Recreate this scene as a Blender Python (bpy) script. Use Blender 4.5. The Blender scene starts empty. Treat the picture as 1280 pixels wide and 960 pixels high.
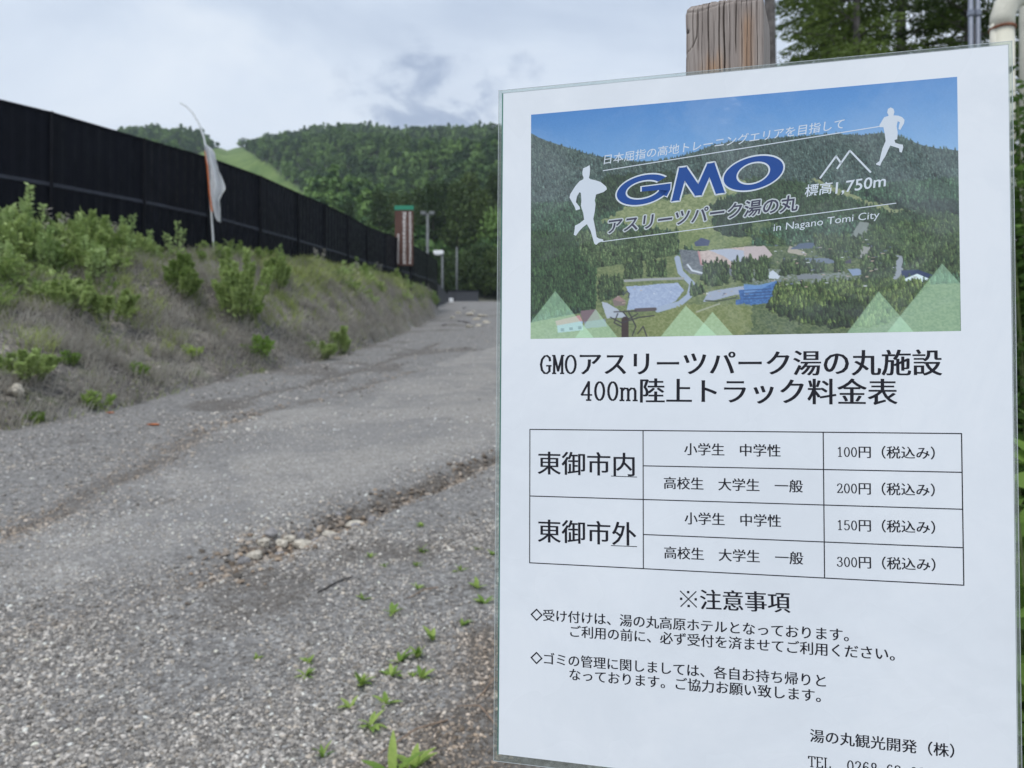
import bpy, math, random
import numpy as np
from mathutils import Matrix, Vector

SC = bpy.context.scene
COL = SC.collection
rad = math.radians

# ------------------------------------------------------------------ camera
cam_d = bpy.data.cameras.new('camera')
cam = bpy.data.objects.new('camera', cam_d)
COL.objects.link(cam)
cam.location = (0, 0, 1.5)
cam.rotation_euler = (rad(90.596), 0, 0)
cam_d.sensor_width = 36.0
cam_d.lens = 36.0 * 961 / 1280
cam_d.clip_start = 0.02
cam_d.clip_end = 6000
cam_d.dof.use_dof = True
cam_d.dof.focus_distance = 0.47
cam_d.dof.aperture_fstop = 15
SC.camera = cam

# ------------------------------------------------------------------ world, sun, exposure
SUN_EL, SUN_AZ = 62, 205          # degrees; azimuth clockwise from +Y: behind the camera, a little left
wd = bpy.data.worlds.new('World')
SC.world = wd
wd.use_nodes = True
nt = wd.node_tree
nt.nodes.clear()


class NB:
    """tiny node helper"""
    def __init__(s, tree):
        s.t = tree

    def n(s, typ, **kw):
        o = s.t.nodes.new(typ)
        ins = kw.pop('ins', {})
        for k, v in kw.items():
            setattr(o, k, v)
        for k, v in ins.items():
            s.put(o.inputs[k], v)
        return o

    def put(s, sock, v):
        if isinstance(v, bpy.types.NodeSocket):
            s.t.links.new(v, sock)
        else:
            sock.default_value = v

    def math(s, op, a, b=0.0, clamp=False):
        m = s.n('ShaderNodeMath', operation=op, use_clamp=clamp)
        s.put(m.inputs[0], a)
        s.put(m.inputs[1], b)
        return m.outputs[0]

    def vmath(s, op, a, b=(0, 0, 0)):
        m = s.n('ShaderNodeVectorMath', operation=op)
        s.put(m.inputs[0], a)
        s.put(m.inputs[1], b)
        return m

    def noise(s, vec, scale, detail=4, rough=.55, dist=0.0):
        m = s.n('ShaderNodeTexNoise')
        s.put(m.inputs['Vector'], vec)
        m.inputs['Scale'].default_value = scale
        m.inputs['Detail'].default_value = detail
        m.inputs['Roughness'].default_value = rough
        m.inputs['Distortion'].default_value = dist
        return m.outputs['Fac']

    def ramp(s, fac, stops, interp='LINEAR'):
        m = s.n('ShaderNodeValToRGB')
        s.put(m.inputs[0], fac)
        r = m.color_ramp
        r.interpolation = interp
        while len(r.elements) < len(stops):
            r.elements.new(0.5)
        for e, (p, c) in zip(r.elements, stops):
            e.position = p
            e.color = c if len(c) == 4 else (*c, 1)
        return m.outputs[0]

    def mix(s, f, a, b, typ='MIX'):
        m = s.n('ShaderNodeMix', data_type='RGBA', blend_type=typ)
        s.put(m.inputs[0], f)
        for sock, v in ((m.inputs[6], a), (m.inputs[7], b)):
            if not isinstance(v, bpy.types.NodeSocket) and len(v) == 3:
                v = (*v, 1)
            s.put(sock, v)
        return m.outputs[2]

    def maprange(s, v, a, b, c=0.0, d=1.0, smooth=True):
        m = s.n('ShaderNodeMapRange', interpolation_type='SMOOTHSTEP' if smooth else 'LINEAR')
        for i, x in enumerate((v, a, b, c, d)):
            s.put(m.inputs[i], x)
        return m.outputs[0]


w = NB(nt)
sky = w.n('ShaderNodeTexSky', sky_type='NISHITA')
sky.sun_disc = False
sky.sun_elevation = rad(SUN_EL)
sky.sun_rotation = rad(SUN_AZ)
sky.altitude = 1700
tc = w.n('ShaderNodeTexCoord')
D = tc.outputs['Generated']
sep = w.n('ShaderNodeSeparateXYZ', ins={0: D})
zc = w.math('ADD', w.math('MAXIMUM', sep.outputs[2], 0.0), 0.22)
pc = w.n('ShaderNodeCombineXYZ', ins={0: w.math('DIVIDE', sep.outputs[0], zc), 1: w.math('DIVIDE', sep.outputs[1], zc), 2: 0.0})
P = pc.outputs[0]
n1 = w.noise(P, 1.7, 6, .52, .4)
n2 = w.noise(P, 5.5, 8, .6, .8)
base = w.ramp(w.maprange(n1, .34, .68), [(0, (4.3, 5.2, 6.7)), (.5, (5.9, 6.8, 8.1)), (1, (8.0, 8.6, 9.3))])
hor = w.maprange(sep.outputs[2], .52, .28)
base = w.mix(w.math('MULTIPLY', hor, .7), base, (8.6, 9.3, 10.1))
# one darker ragged cloud low over the ridge
dv = w.vmath('SUBTRACT', D, Vector((-.098, 1, .385)).normalized())
wob = w.n('ShaderNodeTexNoise')
w.put(wob.inputs['Vector'], D)
wob.inputs['Scale'].default_value = 11
wob.inputs['Detail'].default_value = 8
wob.inputs['Roughness'].default_value = .62
wv = w.vmath('SUBTRACT', wob.outputs['Color'], (.5, .5, .5))
wsc = w.n('ShaderNodeVectorMath', operation='SCALE', ins={0: wv.outputs[0]})
wsc.inputs['Scale'].default_value = .22
dv2 = w.vmath('ADD', dv.outputs[0], wsc.outputs[0])
dv3 = w.vmath('MULTIPLY', dv2.outputs[0], (1.0, 1.0, 1.5))
dist = w.vmath('LENGTH', dv3.outputs[0]).outputs['Value']
blob = w.math('MULTIPLY', w.maprange(dist, .12, .05), w.maprange(n2, .40, .58, .1, 1.0))
base = w.mix(w.math('MULTIPLY', blob, .95), base, (3.6, 4.4, 5.9))
allc = w.mix(.93, sky.outputs[0], base)
bg = w.n('ShaderNodeBackground', ins={'Color': allc, 'Strength': 0.095})
wo = w.n('ShaderNodeOutputWorld', ins={'Surface': bg.outputs[0]})

sun_d = bpy.data.lights.new('sun', 'SUN')
sun_d.energy = 1.5
sun_d.angle = rad(22)
sun_d.color = (1, .965, .91)
sun = bpy.data.objects.new('sun', sun_d)
COL.objects.link(sun)
az, el = rad(SUN_AZ), rad(SUN_EL)
sdir = Vector((math.sin(az) * math.cos(el), math.cos(az) * math.cos(el), math.sin(el)))
sun.rotation_euler = sdir.to_track_quat('Z', 'Y').to_euler()

SC.view_settings.view_transform = 'Standard'
SC.view_settings.look = 'None'
SC.view_settings.exposure = 0.32
SC.view_settings.gamma = 1.0
SC.render.engine = 'CYCLES'
SC.cycles.max_bounces = 6
SC.cycles.transparent_max_bounces = 16
SC.cycles.sample_clamp_indirect = 6


# ------------------------------------------------------------------ object helpers
def mk(name, V, F, mat=None, parent=None, smooth=False, cols=None, loc=None):
    """one mesh object from arrays; F may be an (n,k) array or a list of index lists"""
    me = bpy.data.meshes.new(name)
    if isinstance(F, np.ndarray):
        V = np.asarray(V, dtype=np.float32).reshape(-1, 3)
        n, k = F.shape
        me.vertices.add(len(V))
        me.vertices.foreach_set('co', V.ravel())
        me.loops.add(n * k)
        me.loops.foreach_set('vertex_index', F.astype(np.int32).ravel())
        me.polygons.add(n)
        me.polygons.foreach_set('loop_start', np.arange(0, n * k, k, dtype=np.int32))
        me.update(calc_edges=True)
    else:
        me.from_pydata([tuple(map(float, v)) for v in V], [], [list(map(int, f)) for f in F])
        me.update()
    if smooth:
        me.polygons.foreach_set('use_smooth', [True] * len(me.polygons))
    if cols is not None:
        for an, c in cols.items():
            a = me.attributes.new(an, 'FLOAT_COLOR', 'POINT')
            c = np.asarray(c, dtype=np.float32)
            if c.shape[1] == 3:
                c = np.hstack([c, np.ones((len(c), 1), np.float32)])
            a.data.foreach_set('color', c.ravel())
    if mat:
        me.materials.append(mat)
    o = bpy.data.objects.new(name, me)
    COL.objects.link(o)
    if parent:
        o.parent = parent
    if loc is not None:
        o.location = loc
    return o


def tag(o, label=None, cat=None, group=None, kind=None):
    if label:
        o['label'] = label
    if cat:
        o['category'] = cat
    if group:
        o['group'] = group
    if kind:
        o['kind'] = kind
    return o


def thing(name, label, cat, loc=(0, 0, 0), rz=0.0, group=None):
    o = bpy.data.objects.new(name, None)
    COL.objects.link(o)
    o.empty_display_size = .1
    o.location = loc
    o.rotation_euler = (0, 0, rz)
    return tag(o, label, cat, group)


def dup(root, loc, rz=0.0, scale=1.0, label=None):
    r = root.copy()
    COL.objects.link(r)
    r.location = loc
    r.rotation_euler = (0, 0, rz)
    r.scale = (scale,) * 3 if not isinstance(scale, tuple) else scale
    if label:
        r['label'] = label
    for ch in list(root.children):
        c = ch.copy()
        COL.objects.link(c)
        c.parent = r
        for g in list(ch.children):
            d = g.copy()
            COL.objects.link(d)
            d.parent = c
    return r


def box(x0, y0, z0, x1, y1, z1):
    V = [(x, y, z) for z in (z0, z1) for y in (y0, y1) for x in (x0, x1)]
    F = [(0, 2, 3, 1), (4, 5, 7, 6), (0, 1, 5, 4), (2, 6, 7, 3), (0, 4, 6, 2), (1, 3, 7, 5)]
    return V, F


def join(*parts):
    V, F = [], []
    for v, f in parts:
        o = len(V)
        V += [tuple(p) for p in v]
        F += [[i + o for i in q] for q in f]
    return V, F


def tube(pts, radii, n=10, cap=True):
    pts = [Vector(p) for p in pts]
    if not isinstance(radii, (list, tuple)):
        radii = [radii] * len(pts)
    V, F = [], []
    prev = None
    for i, p in enumerate(pts):
        d = (pts[min(i + 1, len(pts) - 1)] - pts[max(i - 1, 0)]).normalized()
        if prev is None:
            a = d.cross(Vector((0, 0, 1)))
            if a.length < .1:
                a = d.cross(Vector((0, 1, 0)))
            a.normalize()
        else:
            a = (prev - d * prev.dot(d)).normalized()
        prev = a
        b = d.cross(a)
        for k in range(n):
            t = 2 * math.pi * k / n
            V.append(p + (a * math.cos(t) + b * math.sin(t)) * radii[i])
    for i in range(len(pts) - 1):
        for k in range(n):
            F.append([i * n + k, i * n + (k + 1) % n, (i + 1) * n + (k + 1) % n, (i + 1) * n + k])
    if cap:
        F.append(list(range(n))[::-1])
        F.append([(len(pts) - 1) * n + k for k in range(n)])
    return V, F


def lathe(prof, n=14, c=(0, 0, 0)):
    V, F = [], []
    for r, z in prof:
        for k in range(n):
            t = 2 * math.pi * k / n
            V.append((c[0] + r * math.cos(t), c[1] + r * math.sin(t), c[2] + z))
    for i in range(len(prof) - 1):
        for k in range(n):
            F.append([i * n + k, i * n + (k + 1) % n, (i + 1) * n + (k + 1) % n, (i + 1) * n + k])
    F.append(list(range(n))[::-1])
    F.append([(len(prof) - 1) * n + k for k in range(n)])
    return V, F


# ------------------------------------------------------------------ numpy noise
def vnoise(x, y, seed=0):
    x = np.asarray(x, float)
    y = np.asarray(y, float)
    xi, yi = np.floor(x).astype(np.int64), np.floor(y).astype(np.int64)
    fx, fy = x - xi, y - yi
    fx, fy = fx * fx * (3 - 2 * fx), fy * fy * (3 - 2 * fy)

    def h(a, b):
        v = (a * 374761393 + b * 668265263 + seed * 974711) & 0xffffffff
        v = ((v ^ (v >> 13)) * 1274126177) & 0xffffffff
        return ((v ^ (v >> 16)) & 0xffff) / 65535.0
    return (h(xi, yi) * (1 - fx) + h(xi + 1, yi) * fx) * (1 - fy) + (h(xi, yi + 1) * (1 - fx) + h(xi + 1, yi + 1) * fx) * fy


def fbm(x, y, seed=0, oct=4):
    s, a, t = 0, 1, 0
    for i in range(oct):
        s = s + a * vnoise(x * 2 ** i, y * 2 ** i, seed + i * 17)
        t += a
        a *= .5
    return s / t


def sstep(a, b, x):
    t = np.clip((x - a) / (b - a), 0, 1)
    return t * t * (3 - 2 * t)


def polydist(X, Y, pts):
    d = np.full(np.shape(X), 1e9)
    side = np.zeros(np.shape(X))
    for (ax, ay), (bx, by) in zip(pts[:-1], pts[1:]):
        vx, vy = bx - ax, by - ay
        t = np.clip(((X - ax) * vx + (Y - ay) * vy) / (vx * vx + vy * vy), 0, 1)
        dd = np.hypot(X - ax - t * vx, Y - ay - t * vy)
        s = np.sign((X - ax) * vy - (Y - ay) * vx)
        side = np.where(dd < d, s, side)
        d = np.minimum(d, dd)
    return d, side


# ------------------------------------------------------------------ terrain
FOOT = [(-8, -6.6), (0, -6.1), (4, -5.9), (8.1, -5.45), (9.3, -4.95), (12.6, -4.8), (15.7, -3.95), (22.2, -3.7), (32, -3.75), (45, -4.3), (62, -6), (95, -10), (140, -14)]
FENCE = [(-8, -17), (6, -15), (9.4, -12.4), (11.2, -11.15), (12.9, -9.85), (14.6, -8.75), (16.5, -7.90), (18.5, -7.31), (20.4, -6.69), (22.5, -6.27), (24.5, -5.99), (26.8, -5.75),
         (29.2, -5.53), (31.8, -5.26), (34.6, -5.06), (37.8, -4.93), (44, -4.95), (54, -5.6), (66, -8.5), (95, -16), (140, -24)]
CREST = [(-8, 1.2), (8, 1.9), (13.6, 2.20), (18, 2.25), (22.4, 2.15), (29.4, 1.95), (38, 1.55), (54, .5), (70, .1), (140, 0)]   # bank height over the road plane
GULLY = [(0.000,7.009),(-0.275,6.623),(-0.518,6.224),(-0.834,5.730),(-1.044,5.290),(-1.220,4.896),(-1.359,4.514),(-1.500,4.249),(-1.651,3.927),(-1.875,3.687),(-2.168,3.483)]
RUT2 = [(-3.077,4.630),(-3.082,5.251),(-3.159,5.846),(-3.074,6.361),(-3.195,7.404),(-3.309,8.157),(-3.064,9.500),(-2.505,10.942),(-1.770,14.169)]
RUT3 = [(-3.807,9.891),(-3.612,11.197),(-3.249,12.243),(-2.950,14.169),(-2.420,17.218),(-2.040,21.291)]
SOILP = [(0.000,3.754),(-0.145,3.483),(-0.264,3.178),(-0.360,2.893),(-0.440,2.655),(-0.504,2.433),(-0.553,2.229)]
LINS = [(-3.316,9.377),(-2.766,9.563)]
RUTS4 = [(-1.114,13.380),(-0.590,14.169),(0.307,14.750)]


def ip(tab, y):
    t = np.array(tab)
    return np.interp(y, t[:, 0], t[:, 1])


def zroad(Y):
    return .135 * np.where(Y < 88, Y, 88 + 10 * (1 - np.exp(-(np.maximum(Y, 88) - 88) / 10)))


def sil(px):    # ridge line: image-like bearing -> elevation ratio
    t = np.array([(-900, 205), (-300, 200), (-100, 190), (100, 172), (150, 160), (190, 156), (235, 160), (250, 165), (262, 170), (275, 174), (283, 177), (292, 174), (318, 169), (340, 166),
                  (370, 160), (400, 155), (440, 152), (500, 160), (560, 157), (620, 156), (800, 155), (1000, 165), (1300, 185), (1700, 215)])
    return np.interp(px, t[:, 0], t[:, 1])


def ground(X, Y):
    X = np.asarray(X, float)
    Y = np.asarray(Y, float)
    z = zroad(Y)
    xf, xn, H = ip(FOOT, Y), ip(FENCE, Y), ip(CREST, Y)
    t = (xf - X) / np.maximum(xf - xn, .3)
    wob = (fbm(X * .7 + 9, Y * .7, 5, 3) - .5) * .22
    tt = np.clip(t + wob * np.clip(t * 4, 0, 1) * np.clip(2 - t, 0, 1), 0, 1)
    g = np.sin(tt * math.pi / 2) ** .9
    z = z + H * g + np.clip(t, 0, 1) * (fbm(X * 1.7, Y * 1.7, 8, 3) - .5) * .28
    # right verge rises a little
    z = z + .12 * sstep(1.1, 2.0, X) * (1 - sstep(60, 90, Y)) + .05 * sstep(1.0, 3.0, X) * fbm(X, Y, 3, 3)
    # road relief
    near = 1 - sstep(14, 40, Y)
    z = z + (fbm(X * .9, Y * .9, 21, 3) - .5) * .07 * near + (fbm(X * 5, Y * 5, 22, 3) - .5) * .022 * near
    dg, sg = polydist(X, Y, GULLY)
    wn = .5 + fbm(X * 2.2, Y * 2.2, 31, 3)
    z = z - .085 * wn * (.25 + .75 * sstep(-1.8, -1.1, X)) * np.exp(-(dg / (.12 * wn)) ** 2) * sstep(-2.9, -1.9, X)
    d2, s2 = polydist(X, Y, RUT2)
    z = z - .035 * np.exp(-(d2 / .13) ** 2) - .03 * sstep(.0, .25, s2 * d2 * -1) * (d2 < 1.5) * (1 - sstep(.6, 1.5, d2))
    d3, _ = polydist(X, Y, RUT3)
    z = z - .05 * np.exp(-(d3 / .16) ** 2) * (.3 + 1.4 * fbm(X * 1.5, Y * 1.5, 77, 2))
    d4, _ = polydist(X, Y, RUTS4)
    z = z - .06 * np.exp(-(d4 / .3) ** 2)
    # hills beyond
    far = np.maximum(Y, 1)
    px = X / far * 961 + 640
    Yc = 640 + 60 * np.sin(px * .006)
    zc = 1.5 + (490 - sil(px) - 10) / 961 * Yc
    s = np.clip((Y - 98) / (Yc - 98), 0, 1.6)
    prof = np.where(s < 1, s ** 1.10 + .055 * np.sin(s * 15 + px * .012 + 1.5 * fbm(X * .006, Y * .004, 44, 2)) * np.clip(s * (1 - s) * 4, 0, 1), 1 - (s - 1) * .35)
    hill = 13 + (zc - 13) * prof + (fbm(X * .018, Y * .018, 41, 3) - .5) * 16 * np.clip(s * 3, 0, 1) * np.clip(1.1 - s, 0, 1)
    z = np.where(Y > 98, np.maximum(z, hill), z)
    # land falls away far to both sides
    return z


def ski(px, py):    # the mown run between the two hills (bearing/elevation polygon)
    poly = [(258, 187), (272, 184), (286, 182), (302, 184), (314, 192), (341, 209), (357, 222), (374, 236), (400, 262), (330, 300), (150, 260), (190, 216), (236, 200), (250, 190)]
    ins = np.zeros(np.shape(px), bool)
    n = len(poly)
    for i in range(n):
        x1, y1 = poly[i]
        x2, y2 = poly[(i + 1) % n]
        c = ((y1 > py) != (y2 > py)) & (px < (x2 - x1) * (py - y1) / ((y2 - y1) + 1e-9) + x1)
        ins ^= c
    return ins


ys = np.concatenate([np.linspace(-8, 1.2, 24), 1.5 * np.exp(np.arange(0, 640) * .0065), ])
ys = np.concatenate([ys, np.linspace(ys[-1] * 1.02, 860, 130), np.array([1000, 1400, 2400])])
us = np.concatenate([np.linspace(-2.4, -.78, 40), np.linspace(-.77, .03, 380), np.linspace(.04, 2.4, 80)])
YY, UU = np.meshgrid(ys, us, indexing='ij')
XX = UU * np.maximum(YY + .6, 5.0 + 0 * YY) * np.where(YY < 4.4, 1, 1)
XX = UU * np.where(YY < 1.9, 2.5, YY + .6)
ZZ = ground(XX, YY)
ZZ = np.where(YY > 900, ZZ * .6, ZZ)
nr, nc = XX.shape
V = np.stack([XX, YY, ZZ], -1).reshape(-1, 3)
ii = (np.arange(nr - 1)[:, None] * nc + np.arange(nc - 1)[None, :]).ravel()
F = np.stack([ii, ii + 1, ii + nc + 1, ii + nc], -1)
t_b = (ip(FOOT, YY) - XX)
bank = sstep(-.10, .18, t_b + (fbm(XX * 2, YY * 2, 51, 3) - .5) * .7)
bank = np.maximum(bank, sstep(92, 99, YY))
bank = np.maximum(bank, sstep(1.15, 1.5, XX + (fbm(XX * 2, YY * 2, 52, 3) - .5) * .8))
dg, sg = polydist(XX, YY, GULLY)
wn = .5 + fbm(XX * 2.2, YY * 2.2, 31, 3)
soil = .95 * np.exp(-(dg / (.14 * wn)) ** 2) * np.clip(2.8 * fbm(XX * 3, YY * 3, 97, 3) - .25, 0, 1) * (.25 + .75 * sstep(-1.75, -1.1, XX))
d2, s2 = polydist(XX, YY, RUT2)
soil = np.maximum(soil, .5 * np.exp(-(d2 / .22) ** 2) * (fbm(XX * 2, YY * 2, 61, 3) > .42))
d5, s5 = polydist(XX, YY, SOILP)
soil = np.maximum(soil, sstep(-.12, .35, -s5 * d5 + (fbm(XX * 5, YY * 5, 62, 3) - .5) * .5) * (1 - sstep(3.6, 5.0, YY + (fbm(XX * 3, YY * 3, 64, 3) - .5) * 1.5)) * .9)
d3, _ = polydist(XX, YY, RUT3)
soil = np.maximum(soil, .55 * np.exp(-(d3 / .2) ** 2))
d6, _ = polydist(XX, YY, LINS)
soil = np.maximum(soil, .9 * np.exp(-(d6 / .05) ** 2))
worn_pre = sstep(-.1, .75, d2) * ((s2 > 0) & (sg > 0))
# coarse brownish patch where the washout fans out
soil = np.maximum(soil, .5 * sstep(.52, .68, fbm(XX * .8 + 5, YY * .8, 66, 4)) * (1 - worn_pre))
pat = np.exp(-(((XX + 1.75) / .75) ** 2 + ((YY - 3.75) / .75) ** 2))
soil = np.maximum(soil, .45 * pat * fbm(XX * 4, YY * 4, 63, 3) * 1.5)
# compacted smoother strip
worn = np.zeros_like(XX)
inner = (s2 > 0) & (sg > 0)
nzw = fbm(XX * 1.3, YY * 1.3, 93, 4)
strip = sstep(-.1, .75, d2 + (nzw - .5) * 1.5) * inner * sstep(.0, .7, dg + (nzw - .5) * .5)
worn = strip
hillm = sstep(96, 102, YY)
fpx = XX / np.maximum(YY, 1) * 961 + 640
fpy = 490 - (ZZ - 1.5) / np.maximum(YY, 1) * 961
grass = (ski(fpx, fpy) & (YY > 100)).astype(float)
cm = np.stack([np.clip(soil, 0, 1), bank, worn, np.ones_like(XX)], -1).reshape(-1, 4)
cm2 = np.stack([hillm, grass, sstep(1.2, 1.6, XX) * (1 - hillm), np.ones_like(XX)], -1).reshape(-1, 4)


def new_mat(name):
    m = bpy.data.materials.new(name)
    m.use_nodes = True
    m.node_tree.nodes.clear()
    b = NB(m.node_tree)
    out = b.n('ShaderNodeOutputMaterial')
    pr = b.n('ShaderNodeBsdfPrincipled')
    b.t.links.new(pr.outputs[0], out.inputs[0])
    return m, b, pr, out


def ocoord(b):
    return b.n('ShaderNodeTexCoord').outputs['Object']


def simple(name, col, rough=.6, var=.15, scale=8, metallic=0.0, bump=0.0, bscale=60, spec=.4):
    m, b, pr, out = new_mat(name)
    c = ocoord(b)
    f = b.noise(c, scale, 5, .6)
    lo = tuple(x * (1 - var) for x in col)
    hi = tuple(min(1, x * (1 + var)) for x in col)
    b.put(pr.inputs['Base Color'], b.ramp(b.maprange(f, .3, .7), [(0, lo), (1, hi)]))
    pr.inputs['Roughness'].default_value = rough
    pr.inputs['Metallic'].default_value = metallic
    pr.inputs['Specular IOR Level'].default_value = spec
    if bump:
        bm = b.n('ShaderNodeBump', ins={'Strength': bump, 'Distance': .01, 'Height': b.noise(c, bscale, 4)})
        b.put(pr.inputs['Normal'], bm.outputs[0])
    return m


# ground material
m, b, pr, out = new_mat('ground_surface')
c = ocoord(b)
at = b.n('ShaderNodeAttribute', attribute_name='mask')
sp = b.n('ShaderNodeSeparateColor', ins={0: at.outputs['Color']})
at2 = b.n('ShaderNodeAttribute', attribute_name='mask2')
sp2 = b.n('ShaderNodeSeparateColor', ins={0: at2.outputs['Color']})
big = b.noise(c, 1.3, 4)
mid = b.noise(c, 9, 5, .65)
fine = b.noise(c, 75, 4, .8)
vor = b.n('ShaderNodeTexVoronoi', ins={'Vector': c, 'Scale': 70.0})
vor2 = b.n('ShaderNodeTexVoronoi', ins={'Vector': c, 'Scale': 38.0})
vs = b.n('ShaderNodeSeparateColor', ins={0: vor.outputs['Color']})
vs2 = b.n('ShaderNodeSeparateColor', ins={0: vor2.outputs['Color']})
st = b.ramp(vs.outputs[0], [(0, (.09, .083, .075)), (.35, (.235, .22, .203)), (.75, (.33, .32, .307)), (.93, (.46, .45, .43)), (1, (.60, .58, .55))])
st2 = b.ramp(vs2.outputs[1], [(0, (.11, .109, .11)), (.5, (.20, .198, .2)), (.9, (.30, .295, .29)), (1, (.5, .48, .44))])
grav = b.mix(.3, st, st2)
grav = b.mix(b.maprange(mid, .3, .72, 0, .45), grav, (.12, .116, .115))
wornc = b.mix(.5, b.ramp(fine, [(.25, (.19, .178, .163)), (.5, (.385, .363, .335)), (.75, (.56, .53, .49))]), st)
wornc = b.mix(b.maprange(b.noise(c, .8, 6, .7, 1.0), .42, .62, 0, .6), wornc, (.19, .188, .19))
road = b.mix(b.math('MULTIPLY', sp.outputs[2], .85), grav, wornc)
soilc = b.mix(.35, b.ramp(mid, [(.25, (.035, .028, .022)), (.75, (.12, .10, .082))]), st)
soilf = b.maprange(b.math('ADD', sp.outputs[0], b.math('MULTIPLY', b.math('SUBTRACT', mid, .5), .5)), .22, .62)
road = b.mix(soilf, road, soilc)
# bank: dark earth, straw litter in slanting streaks
mp = b.n('ShaderNodeMapping', ins={'Vector': c})
mp.inputs['Rotation'].default_value = (0, rad(18), rad(-28))
mp.inputs['Scale'].default_value = (3.0, 14.0, 14.0)
strk = b.noise(mp.outputs[0], 1.6, 6, .7, .6)
bankc = b.ramp(strk, [(.30, (.04, .037, .038)), (.46, (.12, .11, .10)), (.56, (.34, .31, .27)), (.70, (.55, .50, .42))])
bankc = b.mix(b.maprange(b.noise(c, 1.1, 4), .42, .62, 0, .65), bankc, (.085, .08, .08))
bankc = b.mix(b.maprange(b.noise(c, 2.4, 5), .52, .7, 0, .6), bankc, (.11, .14, .05))
allg = b.mix(sp.outputs[1], road, bankc)
verge = b.ramp(mid, [(.3, (.04, .06, .018)), (.7, (.085, .11, .035))])
allg = b.mix(sp2.outputs[2], allg, verge)
woodf = b.ramp(b.noise(c, .15, 5), [(.3, (.018, .032, .012)), (.7, (.035, .06, .02))])
allg = b.mix(sp2.outputs[0], allg, woodf)
gr = b.ramp(b.noise(c, .09, 8, .75, .6), [(.32, (.07, .13, .03)), (.5, (.13, .20, .05)), (.68, (.20, .27, .085))])
allg = b.mix(sp2.outputs[1], allg, gr)
b.put(pr.inputs['Base Color'], allg)
pr.inputs['Roughness'].default_value = .88
pr.inputs['Specular IOR Level'].default_value = .25
hgt = b.math('ADD', b.math('MULTIPLY', vor.outputs['Distance'], .7), b.math('ADD', mid, b.math('MULTIPLY', vs.outputs[0], .45)))
bm = b.n('ShaderNodeBump', ins={'Strength': .8, 'Distance': .012, 'Height': hgt})
b.put(pr.inputs['Normal'], bm.outputs[0])
M_ground = m
gobj = mk('ground', V, F, M_ground, smooth=True, cols={'mask': cm, 'mask2': cm2})
tag(gobj, 'grey gravel road climbing beside an earth bank, with forested hills beyond', kind='structure')

rs = np.random.RandomState(7)


# ------------------------------------------------------------------ gravel
def icos():
    t = (1 + 5 ** .5) / 2
    v = np.array([(-1, t, 0), (1, t, 0), (-1, -t, 0), (1, -t, 0), (0, -1, t), (0, 1, t), (0, -1, -t), (0, 1, -t), (t, 0, -1), (t, 0, 1), (-t, 0, -1), (-t, 0, 1)], float)
    v /= np.linalg.norm(v[0])
    f = np.array([(0, 11, 5), (0, 5, 1), (0, 1, 7), (0, 7, 10), (0, 10, 11), (1, 5, 9), (5, 11, 4), (11, 10, 2), (10, 7, 6), (7, 1, 8), (3, 9, 4), (3, 4, 2), (3, 2, 6), (3, 6, 8), (3, 8, 9), (4, 9, 5), (2, 4, 11), (6, 2, 10), (8, 6, 7), (9, 8, 1)])
    return v, f


IV, IF = icos()
IFT = IF[IV[IF].mean(1)[:, 2] > -.45]       # the buried underside is left off


def rocks(X, Y, size, rs, flat=.6, sink=.3):
    n = len(X)
    base = IV[None] * (1 + rs.uniform(-.34, .34, (n, 12, 1)))
    sc = np.stack([size * rs.uniform(.7, 1.35, n), size * rs.uniform(.6, 1.1, n), size * rs.uniform(flat * .6, flat * 1.3, n)], -1)
    v = base * sc[:, None] * .5
    a = rs.uniform(0, 6.28, n)
    ti = rs.uniform(-.5, .5, n)
    x, y, z = v[..., 0], v[..., 1], v[..., 2]
    ct, s_t = np.cos(ti)[:, None], np.sin(ti)[:, None]
    x, z = x * ct - z * s_t, x * s_t + z * ct
    ca, sa = np.cos(a)[:, None], np.sin(a)[:, None]
    x, y = x * ca - y * sa, x * sa + y * ca
    Z = ground(X, Y)
    v = np.stack([x + X[:, None], y + Y[:, None], z + (Z + sc[:, 2] * (.5 - sink))[:, None]], -1)
    f = IFT[None] + (np.arange(n) * 12)[:, None, None]
    return v.reshape(-1, 3), f.reshape(-1, 3)


m, b, pr, out = new_mat('gravel_stone')
at = b.n('ShaderNodeAttribute', attribute_name='col')
c = ocoord(b)
b.put(pr.inputs['Base Color'], b.mix(b.maprange(b.noise(c, 160, 3), .35, .75, 0, .4), at.outputs['Color'], (.15, .148, .145)))
pr.inputs['Roughness'].default_value = .8
pr.inputs['Specular IOR Level'].default_value = .3
M_stone = m


def stone_cols(n, rs, dirt=None):
    r = rs.rand(n)
    v = np.interp(r, [0, .3, .7, .93, 1], [.10, .24, .43, .62, .82])
    tint = np.array([1.12, 1.035, .94])[None] * np.ones((n, 1))
    warm = rs.rand(n) < .16
    tint[warm] = (1.12, .98, .82)
    c = v[:, None] * tint
    if dirt is not None:
        c = c * (1 - dirt[:, None]) + dirt[:, None] * c * np.array([.72, .58, .45])
    return np.repeat(c, 12, axis=0)


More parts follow.
